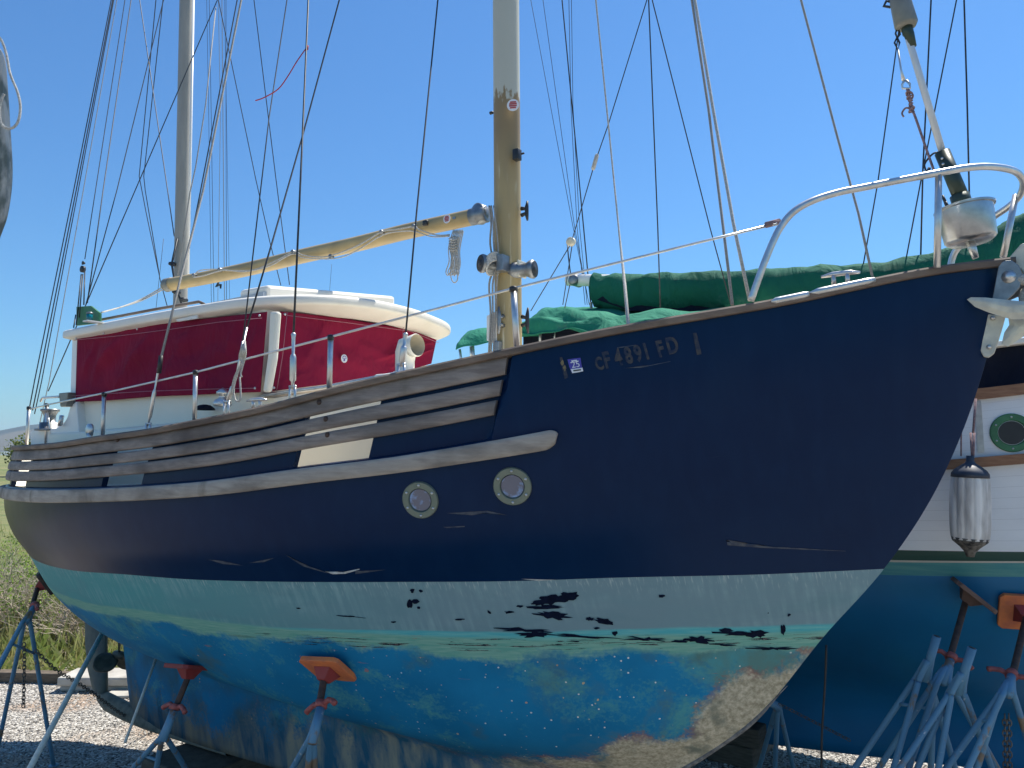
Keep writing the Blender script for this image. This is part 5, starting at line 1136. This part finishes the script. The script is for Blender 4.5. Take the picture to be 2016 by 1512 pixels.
# stern stand (its pad sits against the turn of the bilge)
pA = W(-3.72, .62, 1.28); nA = (V3*.62-U3*.45-Z3*.62).normalized()
h_ = TREES[0].find_nearest(ony(78, 1155, 5.75)); pA, nA = h_[0], h_[1]
apA = onplane(58, 1212, pA+V3*.22, V3)
sA = stand('jack_stand', 'dark blue jack stand under the stern with a chain hanging from it', (pA, nA), apA, [gz(106, 1508), ony(-60, 1425, apA.y-.5)*1.0, gz(-95, 1470), gz(-10, 1500)], 'screw', .09, .09, 0, True, (U3*.8+V3*.2).normalized())
pB, nB = hp(376, 1305); nB = (nB*.45-Z3*.75+U3*.12).normalized()
stand('jack_stand', 'jack stand with a red pad tucked under the bilge, near the white pole', (pB, nB), onv(330, 1432, .98), [gz(190, 1590), gz(285, 1640), gz(420, 1600)], 'redpad', .105, .105, R(20))
pC, nC = hp(650, 1308); nC = (nC-Z3*.55+U3*.0).normalized()
stand('jack_stand', 'jack stand with a bright orange pad on the blue bottom amidships', (pC, nC), onv(622, 1432, 1.02), [gz(470, 1700), gz(575, 1790), gz(630, 1770)], 'orange', .115, .10, R(8))
# port-side stand, seen under the bow
apD = W(.75, -1.15, .80); pD = W(.72, -.78, 1.25); nD = (-V3*.8-Z3*.6).normalized(); h_ = TREES[0].find_nearest(pD); pD, nD = h_[0], (h_[1] if h_[1].dot(-V3) > 0 else -h_[1])
apD = onplane(1518, 1385, W(0, -1.25, 0), V3)
stand('jack_stand', 'blue jack stand beyond the bow, only its legs showing under the forefoot', (pD, nD), apD, [gz(1485, 1545), gz(1523, 1580), gz(1568, 1540)], 'orange')
# stands at the neighbour boat
pF, nF_ = hp(1922, 1160, T2); pF = pF+V3*.07; nF_ = (pF-EYEP).cross(U3*.75-Z3*.62).normalized(); nF_ = -nF_ if nF_.z > 0 else nF_
stand('jack_stand', 'jack stand with a brown plywood pad pressed on the neighbour blue bottom', (pF, nF_), onv(1862, 1325, -1.15), [onv(1700, 1560, -.95), onv(1830, 1590, -1.1), onv(1760, 1600, -.8), onv(1990, 1560, -1.4)], 'brownpad', .13, .12, R(0))
stand('jack_stand', 'empty blue jack stand with no pad, leftmost of the cluster by the neighbour hull', None, onv(1826, 1315, -1.05), [onv(1650, 1560, -.9), onv(1740, 1580, -.75), onv(1900, 1580, -1.3)], topext=onv(1840, 1268, -1.05)-onv(1826, 1315, -1.05))
stand('jack_stand', 'empty blue jack stand with open top between the brown pad stand and the chained stand', None, onv(1893, 1340, -.95), [onv(1700, 1620, -.6), onv(1770, 1600, -.8), onv(1830, 1610, -.75), onv(1985, 1600, -1.2)], topext=onv(1910, 1288, -.95)-onv(1893, 1340, -.95))
pH, nH = hp(2012, 1200, T2)
sH = stand('jack_stand', 'jack stand with orange pad and a doubled chain hanging from its legs', (pH, nH), onv(1988, 1352, -1.05), [onv(1800, 1600, -.8), onv(1860, 1610, -.7), onv(1890, 1620, -.9), onv(2060, 1580, -1.3)], 'orange', .12, .11)
def chain(pts, name, par=None, L_=.034, r=.0035):
    P = smoothpts(pts, 6); mb = MB(); tot = 0; acc = 0; k = 0
    for i in range(len(P)-1):
        seg = (P[i+1]-P[i]).length; d_ = (P[i+1]-P[i]).normalized(); s = -acc
        while s+L_*.72 < seg:
            s += L_*.72; c = P[i]+d_*s; x = d_.cross(Vector((.3, .5, .2))).normalized(); y = d_.cross(x); sd = x if k % 2 else y; k += 1
            mb.tube([c+d_*(L_*.5*math.cos(a))+sd*(L_*.3*math.sin(a)) for a in [2*math.pi*j/10 for j in range(11)]], r, 5, cap=False)
        acc = seg-s
    return mb.build(name, MT['chain'], par)
chain([onv(47, 1262, .9), onv(48, 1300, .9), onv(46, 1390, .9)], 'chain', sA)
tag(chain([onv(68, 1278, .9), onv(110, 1318, .75), onv(165, 1352, .5), onv(240, 1406, .1), onv(300, 1440, -.3)], 'chain'), 'dark chain stretched from the stern jack stand across below the propeller', 'chain')
for dx in (0, 8): chain([onv(1978+dx, 1402, -1.0), onv(1979+dx, 1460, -1.0), onv(1980+dx, 1540, -1.0)], 'chain', sH)
tag(chain([onz(345, 1497, .02), onz(400, 1500, .02), onz(450, 1503, .02)], 'chain'), 'chain lying on shaded gravel under the keel', 'chain')
tag(chain([onv(1530, 1384, -1.2), onv(1600, 1420, -1.2), onv(1674, 1458, -1.1)], 'chain', None, .03, .002), 'thin chain running down from the stand under the bow to the gravel', 'chain')
mb = MB(); mb.tube(smoothpts([onv(1627, 1270, -.9), onv(1624, 1350, -.9), onv(1618, 1450, -.9), onv(1617, 1560, -.9)], 4), .006, 8); tag(mb.build('hose', MT['black']), 'thin black hose hanging down beside the forefoot', 'hose')
# poles
mb = MB(); a = onv(203, 1243, .45); b = onz(60, 1512, .02); b = onplane(52, 1525, W(0, 1.3, 0), V3); mb.tube([a, b], .0165, 12); tag(mb.build('pole', MT['pole']), 'thick pale pole leaning from the ground up to the stern', 'pole')
mb = MB(); mb.tube([onv(307, 1297, .42), onv(246, 1462, .75)], .009, 10); tag(mb.build('pole', MT['pole']), 'thin short pale pole leaning on the keel', 'pole')
# timber blocks under the keel
def block(px, u0, u1, v0, v1, z0, z1, label):
    mb = MB(); c = W((u0+u1)/2, (v0+v1)/2, (z0+z1)/2); mb.box(c, U3*(u1-u0)/2, V3*(v1-v0)/2, Z3*(z1-z0)/2); tag(mb.build('timber_block', MT['block'], None, False, .012), label, 'timber block', 'timber blocks under the keels')
block(0, -2.75, -2.15, -.35, .38, 0, .225, 'dark timber block under the aft part of the navy boat keel')
block(0, -.3, .1, -.5, .3, 0, .17, 'timber block under the forward part of the navy boat keel')
for z0, z1, du, lb_ in ((0, .15, 0, 'lowest timber block of the pile beyond the forefoot'), (.152, .29, .05, 'middle timber block of the pile beyond the forefoot'), (.292, .43, -.03, 'topmost timber block of the pile beyond the forefoot')):
    mb = MB(); c = onv(1462, 1475, V2+.0); c = Vector((c.x, c.y, (z0+z1)/2))+U3*du; mb.box(c, U3*.17, V3*.3, Z3*(z1-z0)/2); tag(mb.build('timber_block', MT['block'], None, False, .012), lb_, 'timber block', 'timber blocks under the keels')
# ---------------------------------------------------------------- ground, kerb, slabs
me = bpy.data.meshes.new('ground'); S_ = 6000; me.from_pydata([(-S_, -20, 0), (S_, -20, 0), (S_, S_, 0), (-S_, S_, 0)], [], [(0, 1, 2, 3)]); me.update(); tag(link('ground', me, MT['ground'], None, False), kind='structure')
me = bpy.data.meshes.new('gravel'); rg = np.random.default_rng(1)
def stones(n, fn, s0, s1, name, mat, seed):
    mb = MB(); r2 = random.Random(seed); tpl = [(1, 0, 0), (-1, 0, 0), (0, 1, 0), (0, -1, 0), (0, 0, 1), (0, 0, -1)]; ff = [(0, 2, 4), (2, 1, 4), (1, 3, 4), (3, 0, 4), (2, 0, 5), (1, 2, 5), (3, 1, 5), (0, 3, 5)]
    for _ in range(n):
        x, y = fn(r2); s = r2.uniform(s0, s1); a = r2.uniform(0, 6.28); ca, sa = math.cos(a), math.sin(a); sx, sy, sz = s*r2.uniform(.7, 1.4), s*r2.uniform(.6, 1), s*r2.uniform(.35, .7)
        L = []
        for p in tpl:
            X, Y_, Z_ = (p[0]+r2.uniform(-.3, .3))*sx, (p[1]+r2.uniform(-.3, .3))*sy, (p[2]+r2.uniform(-.2, .2))*sz; L.append((x+X*ca-Y_*sa, y+X*sa+Y_*ca, sz*.4+Z_))
        mb.add(L, ff)
    return mb.build(name, mat, None, False)
def lw(r2): Y = r2.uniform(4.2, 8.2); return r2.uniform(-.72, -.15)*Y, Y
def rw(r2): Y = r2.uniform(4.6, 7.0); return r2.uniform(.16, .72)*Y, Y
tag(stones(12000, lw, .006, .016, 'gravel', MT['stone'], 2), kind='stuff'); tag(stones(3000, lw, .006, .014, 'gravel', MT['stone2'], 3), kind='stuff'); tag(stones(9000, rw, .007, .017, 'gravel', MT['stone'], 4), kind='stuff'); tag(stones(5000, rw, .006, .014, 'gravel', MT['stone2'], 5), kind='stuff')
mb = MB(); a, b = onz(-80, 1338, 0), onz(420, 1352, 0); d_ = (b-a); mb.box((a+b)/2+Z3*.05, d_/2, Vector((0, .06, 0)), Z3*.05); tag(mb.build('timber_kerb', MT['block'], None, False, .01), 'long weathered timber kerb between the gravel and the brush', 'kerb')
def slab(x0, x1, yb, z0, h, dpt, label):
    a, b = onz(x0, yb, 0), onz(x1, yb, 0); mb = MB(); c = (a+b)/2; mb.box(Vector((c.x, c.y+dpt/2, z0+h/2)), Vector(((b.x-a.x)/2, 0, 0)), Vector((0, dpt/2, 0)), Z3*h/2); tag(mb.build('concrete_slab', MT['concrete'], None, False, .02), label, 'slab', 'pale slabs by the kerb')
slab(116, 260, 1362, .0, .055, .30, 'darker lower slab carrying the pale slab behind the rudder'); slab(110, 265, 1364, .057, .085, .35, 'pale thick concrete slab lying behind the rudder')
slab(200, 300, 1376, .0, .03, .2, 'thin pale slab flat on the gravel by the keel heel')
# ---------------------------------------------------------------- brush, grass, far land
def shrub(x, y, h, wd, nt, nl, seed, label, leafy):
    r2 = random.Random(seed); t = thing('shrub', label, 'shrub', Vector((x, y, 0)), 'brush beyond the gravel yard'); mb = MB(); tips = []
    for _ in range(nt):
        a = r2.uniform(0, 6.28); r0 = r2.uniform(0, wd*.6); p = Vector((x+r0*math.cos(a), y+r0*math.sin(a)*.6, 0)); d_ = Vector((r2.gauss(0, .55), r2.gauss(0, .35), 1)).normalized(); L = [p]
        ln = h*r2.uniform(.5, 1.05); 
        for k in range(5):
            d_ = (d_+Vector((r2.gauss(0, .28), r2.gauss(0, .22), r2.gauss(-.07, .12)))).normalized(); p = p+d_*(ln/5); L.append(p)
        r0 = r2.uniform(.003, .008); mb.tube(L, [r0, r0*.9, r0*.8, r0*.65, r0*.5, r0*.25], 3, cap=False); tips += L[2:]
        for k in (2, 3, 4):
            for _2 in range(2):
                q = L[k]; e_ = (d_+Vector((r2.gauss(0, .9), r2.gauss(0, .6), r2.gauss(0, .6)))).normalized(); q2 = q+e_*ln*.14; q3 = q2+(e_+Vector((r2.gauss(0, .4), 0, r2.gauss(0, .4))))*ln*.10
                mb.tube([q, q2, q3], [r0*.5, r0*.4, r0*.2], 3, cap=False); tips += [q2, q3]
    mb.build('branches', MT['twig'], t); lf = MB(); cl = [r2.choice(tips) for _ in range(max(4, nl//60))]
    for _ in range(nl):
        c = r2.choice(cl); 
        if not leafy and c.z < h*.35: continue
        c = c+Vector((r2.gauss(0, .09), r2.gauss(0, .09), r2.gauss(0, .07))); s = r2.uniform(.012, .028); a = Vector((r2.gauss(0, 1), r2.gauss(0, 1), r2.gauss(0, 1))).normalized(); b = a.cross(Vector((r2.gauss(0, 1), r2.gauss(0, 1), r2.gauss(0, 1)))).normalized()
        lf.add([c-a*s, c+b*s*.5, c+a*s, c-b*s*.5], [(0, 1, 2, 3)], 0 if r2.random() < .7 else 1)
    lf.build('foliage', [MT['leaf'], MT['leafdark']], t, False)
S = [(-7.9, 9.6, 1.30, 1.0, 130, 5200, 'leafy green shrub over dry twigs, nearest the edge of the yard', True), (-6.9, 9.0, 1.25, .8, 170, 2600, 'tangled dry twig shrub beyond the stern jack stand', False), (-5.9, 9.4, 1.2, .8, 150, 3600, 'bright leafy shrub showing between the stern and the chain', True),
     (-5.0, 9.2, 1.0, .7, 160, 900, 'bare pale twig shrub behind the rudder', False), (-4.0, 9.6, 1.05, .7, 120, 900, 'bare twig shrub behind the keel heel', False), (-8.6, 11.5, 1.25, 1.2, 110, 6000, 'taller green shrub standing at the back of the brush', True), (-6.6, 11.0, 1.25, 1.0, 100, 4500, 'dark leafy shrub farther back behind the twigs', True)]
for i, (x, y, h, wd, nt_, nl, lab, lf) in enumerate(S): shrub(x, y, h, wd, nt_, nl, 30+i, lab, lf)
gm = MB(); r2 = random.Random(9)
for _ in range(9000):
    y = r2.uniform(8.0, 11) if r2.random() < .75 else r2.uniform(11, 22); x = -y*r2.uniform(.35, .95); h = r2.uniform(.1, .42)*(1 if r2.random() < .8 else 1.4); a = r2.uniform(0, 6.28); dx, dy = math.cos(a)*.006, math.sin(a)*.006; lx, ly = r2.gauss(0, .12), r2.gauss(0, .1)
    if y < 8.5: h *= .6
    gm.add([(x-dx, y-dy, 0), (x+dx, y+dy, 0), (x+lx*.4+dx*.7, y+ly*.4, h*.6), (x+lx, y+ly, h)], [(0, 1, 2), (0, 2, 3)])
tag(gm.build('grass', MT['grass'], None, False), kind='stuff')
# small tree far off, hills
t = thing('tree', 'small dark tree far across the marsh beside the stern rail', 'tree', Vector((-44, 70, 0)))
mb = MB(); mb.tube([(-44, 70, 0), (-43.8, 70, 2.2)], [.2, .1], 8); mb.build('trunk', MT['twig'], t); lf = MB(); r2 = random.Random(4)
for _ in range(1500):
    c = Vector((-44+r2.gauss(0, .7), 70+r2.gauss(0, .8), 2.3+r2.gauss(0, .5))); s = .14; a = Vector((r2.gauss(0, 1), r2.gauss(0, 1), r2.gauss(0, 1))).normalized(); b = a.cross(Vector((.3, .2, 1))).normalized(); lf.add([c-a*s, c+b*s, c+a*s, c-b*s], [(0, 1, 2, 3)])
lf.build('crown', MT['leafdark'], t, False)
mb = MB(); rows_ = []
for i in range(121):
    x = -4200+i*70; r_ = []
    for j in range(9):
        y = 3000+j*180; hh = (math.sin(math.pi*j/8)**1.0)*(118+80*noise.noise(Vector((x*.0009, 1.7, 0)))+28*noise.noise(Vector((x*.004, j*.4, 3))))*(1 if x < -700 else max(.0, 1-(x+700)/900)); r_.append((x, y, max(-2, hh-3)))
    rows_.append(r_)
tag(mb.grid(rows_).build('hills', MT['hill']), kind='structure')

# the air of the bay: one closed box of thin haze round everything
if HAZE:
    bm = bmesh.new(); bmesh.ops.create_cube(bm, size=1); me = bpy.data.meshes.new('haze'); bm.to_mesh(me); bm.free(); hz = bpy.data.objects.new('haze', me); C.objects.link(hz)
    hz.scale = (13000, 6200, 200); hz.location = (0, 3020, 99); hz['kind'] = 'stuff'
    m = bpy.data.materials.new('haze'); m.use_nodes = True; t_ = m.node_tree; t_.nodes.remove(t_.nodes['Principled BSDF']); pv_ = t_.nodes.new('ShaderNodeVolumePrincipled')
    pv_.inputs['Color'].default_value = (.62, .78, .95, 1); pv_.inputs['Density'].default_value = HAZE; t_.links.new(pv_.outputs[0], t_.nodes['Material Output'].inputs['Volume']); me.materials.append(m)
